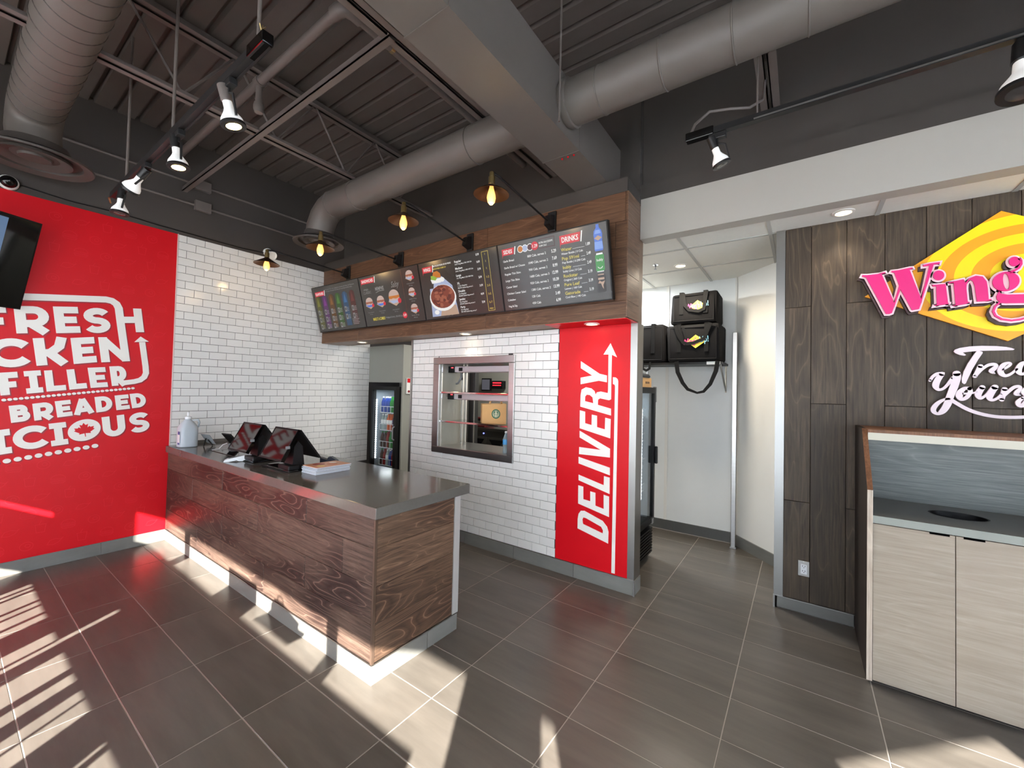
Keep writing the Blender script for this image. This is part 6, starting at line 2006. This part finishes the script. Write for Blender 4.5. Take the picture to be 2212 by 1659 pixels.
g = bag(-1.165, -.66, 4.40, 4.80, 1.886, 2.268, 'large black delivery bag with a hanging strap, at the right end of the shelf', (-.88, 4.386, 2.09, 1.0))
fb = lambda u, v, w: (u, 4.392 - w, v)
MB().ribbon([(-1.065, 1.89), (-1.05, 1.78), (-1.0, 1.67), (-.95, 1.605), (-.86, 1.57), (-.80, 1.585), (-.74, 1.66), (-.69, 1.79), (-.675, 1.89)], [.021, .02, .018, .015, .010, .013, .017, .02, .021], fb, 0, .006).build('hanging_strap', M_bag2, g)
MB().ribbon([(-1.08, 2.265), (-1.05, 2.17), (-1.0, 2.085), (-.965, 2.07), (-.90, 2.075), (-.80, 2.115), (-.74, 2.27)], .016, fb, .008, .014).build('carry_handle', M_bag2, g)
MB().ribbon([(-1.0, 2.24), (-.97, 2.12)], .012, fb, .010, .016).build('carry_handle', M_bag2, g)
g = bag(-1.135, -.69, 4.42, 4.78, 2.280, 2.600, 'smaller black delivery bag stacked on top of the large one', (-.87, 4.407, 2.455, .85))
MB().ribbon([(-1.01, 2.60), (-.99, 2.47), (-.95, 2.42), (-.86, 2.40), (-.81, 2.42), (-.785, 2.60)], .016, lambda u, v, w: (u, 4.412 - w, v), .008, .014).build('carry_handle', M_bag2, g)
g = bag(-1.70, -1.19, 4.41, 4.80, 1.886, 2.295, 'black delivery bag partly hidden behind the delivery wall')
MB().ribbon([(-1.42, 1.89), (-1.415, 1.82), (-1.377, 1.80), (-1.345, 1.82), (-1.335, 1.89)], .012, lambda u, v, w: (u, 4.40 - w, v), 0, .006).build('hanging_strap', M_bag2, g)
PT = thing('steel_post', 'polished steel corner post standing at the corridor end', 'post', (-.56, 4.69, 0))
MB().bbox(-.582, -.538, 4.675, 4.715, 0, 2.20, .004).build('post', M_ss, PT)
MB().bbox(-.590, -.530, 4.667, 4.722, 0, .02, .003).build('foot', M_ssd, PT)
SK = thing('ceiling_sprinkler', 'small sprinkler head hanging from the corridor ceiling', 'sprinkler', (-1.164, 3.952, 2.80))
MB().lathe([(.028, .002), (.027, -.004), (.012, -.006)], (-1.164, 3.952, 2.80), n=18).build('escutcheon', M_chrome, SK, True)
MB().lathe([(.009, -.004), (.009, -.02), (.003, -.024), (.003, -.04), (.013, -.042), (.013, -.045)], (-1.164, 3.952, 2.80), n=12).build('body', M_gryp, SK, True)

# ------------------------------------------------------------------ waste cabinet on the right
WC = thing('waste_cabinet', 'pale wood waste station with two doors and an oval drop hole', 'cabinet', (.8, 3.3, 0))
side = [(2.982, 0.012), (2.962, 1.053), (3.218, 1.373), (3.592, 1.373), (3.575, .012)]
for xs in (.303, 1.60):
    mb = MB().prism(side, lambda u, v, w, xs=xs: (xs + w, u, v), 0, .024)
    sp_ = mb.build('side_panel', mat('dark_cabinet_side', (46, 38, 33), .6, spec=.25), WC)
    e1 = MB().hexa([(xs, 2.9815, .012), (xs + .024, 2.9815, .012), (xs + .024, 2.9615, 1.053), (xs, 2.9615, 1.053), (xs, 2.9795, .012), (xs + .024, 2.9795, .012), (xs + .024, 2.9595, 1.053), (xs, 2.9595, 1.053)])
    e1.build('front_edge', M_cabz, sp_)
    e2 = MB().hexa([(xs, 2.962, 1.0535), (xs + .024, 2.962, 1.0535), (xs + .024, 3.218, 1.3735), (xs, 3.218, 1.3735), (xs, 2.960, 1.0555), (xs + .024, 2.960, 1.0555), (xs + .024, 3.216, 1.3755), (xs, 3.216, 1.3755)])
    e2.build('sloped_edge', M_cabs, sp_)
MB().box(.327, 1.60, 3.17, 3.592, 1.355, 1.373).build('top_shelf', M_cabs, WC)
MB().box(.327, 1.60, 3.172, 3.178, 1.312, 1.355).build('top_rail', mat('cream_rail', (196, 190, 172), .5), WC)
MB().hexa([(.327, 3.52, .914), (1.60, 3.52, .914), (1.60, 3.30, 1.33), (.327, 3.30, 1.33), (.327, 3.55, .914), (1.60, 3.55, .914), (1.60, 3.33, 1.33), (.327, 3.33, 1.33)]).build('back_panel', M_cabd, WC)
hole = [(.72 + .115 * math.cos(a), 3.275 + .085 * math.sin(a)) for a in [2 * math.pi * k / 36 for k in range(36)]]
MB().prism([(.327, 2.975), (1.60, 2.975), (1.60, 3.56), (.327, 3.56)], lambda u, v, w: (u, v, w), .874, .914, [hole]).build('worktop', M_cabtop, WC)
MB().box(.327, 1.60, 2.9725, 2.9749, .874, .9145).build('worktop_edge', mat('edge_band', (134, 136, 128), .45), WC)
ch = MB()
r1 = [(.72 + .113 * math.cos(a), 3.275 + .083 * math.sin(a), .915) for a in [2 * math.pi * k / 36 for k in range(36)]]
r2 = [(.72 + .105 * math.cos(a), 3.275 + .076 * math.sin(a), .75) for a in [2 * math.pi * k / 36 for k in range(36)]]
r0 = [(.72 + .120 * math.cos(a), 3.275 + .090 * math.sin(a), .916) for a in [2 * math.pi * k / 36 for k in range(36)]]
loft(ch, [r0, r1, r2], False)
ch.build('drop_liner', M_black, WC, True)
for a, b_ in ((.329, .6455), (.6485, .965), (.968, 1.285), (1.288, 1.598)):
    d_ = MB().bbox(a, b_, 2.982, 3.0, .018, .868, .0012).build('door', M_cab, WC)
    c = {0: (.552, .626), 1: (.675, .749)}.get(0 if a < .4 else 1 if a < .7 else 2, (a + .1, a + .174))
    MB().box(c[0], c[1], 2.9805, 2.984, .860, .8735).build('finger_slot', mat('slot_black', (8, 8, 9), .9, spec=0), d_)
MB().box(.327, 1.60, 3.0, 3.57, .06, .86).box(.35, 1.58, 3.06, 3.55, 0, .06).build('carcass', M_black, WC)

OU = thing('wall_outlet', 'steel plate with a white double socket low on the wood wall', 'outlet', (.022, 3.61, .32))
MB().bbox(-.012, .056, 3.604, 3.6115, .27, .378, .002).build('plate', M_ss, OU)
MB().bbox(.004, .042, 3.600, 3.6045, .286, .356, .003).build('receptacle', M_wht, OU)
mb = MB()
for zz in (.304, .338):
    mb.box(.014, .017, 3.599, 3.6005, zz, zz + .010).box(.028, .031, 3.599, 3.6005, zz, zz + .010).box(.021, .025, 3.599, 3.6005, zz - .008, zz - .003)
mb.build('slots', M_black, OU)
MB().lathe([(.003, 0), (.003, .002)], (.022, 3.604, .370), (0, -1, 0), 10).build('screw', M_chrome, OU)

# paper bag standing in the shop window, out of the picture: its shadow falls on the counter base
PB = thing('paper_bag', 'paper bag with a loop handle in the shop window behind the viewer', 'bag', (-.97, YF + .05, 1.616))
MB().prism([(-1.13, 1.63), (-.82, 1.63), (-.80, 1.68), (-1.03, 1.745), (-1.12, 1.74)], lambda u, v, w: (u, YF + .03 + w, v), 0, .08).build('body', M_kraft, PB)
MB().tube([(-1.06, YF + .07, 1.74), (-1.055, YF + .07, 1.785), (-1.02, YF + .07, 1.80), (-.985, YF + .07, 1.785), (-.975, YF + .07, 1.735)], .006, 6).build('handle', M_kraft, PB, True)
MB().box(-1.2, -.75, YF + .001, YF + .14, 1.618, 1.628).build('window_ledge', M_alu, PB)
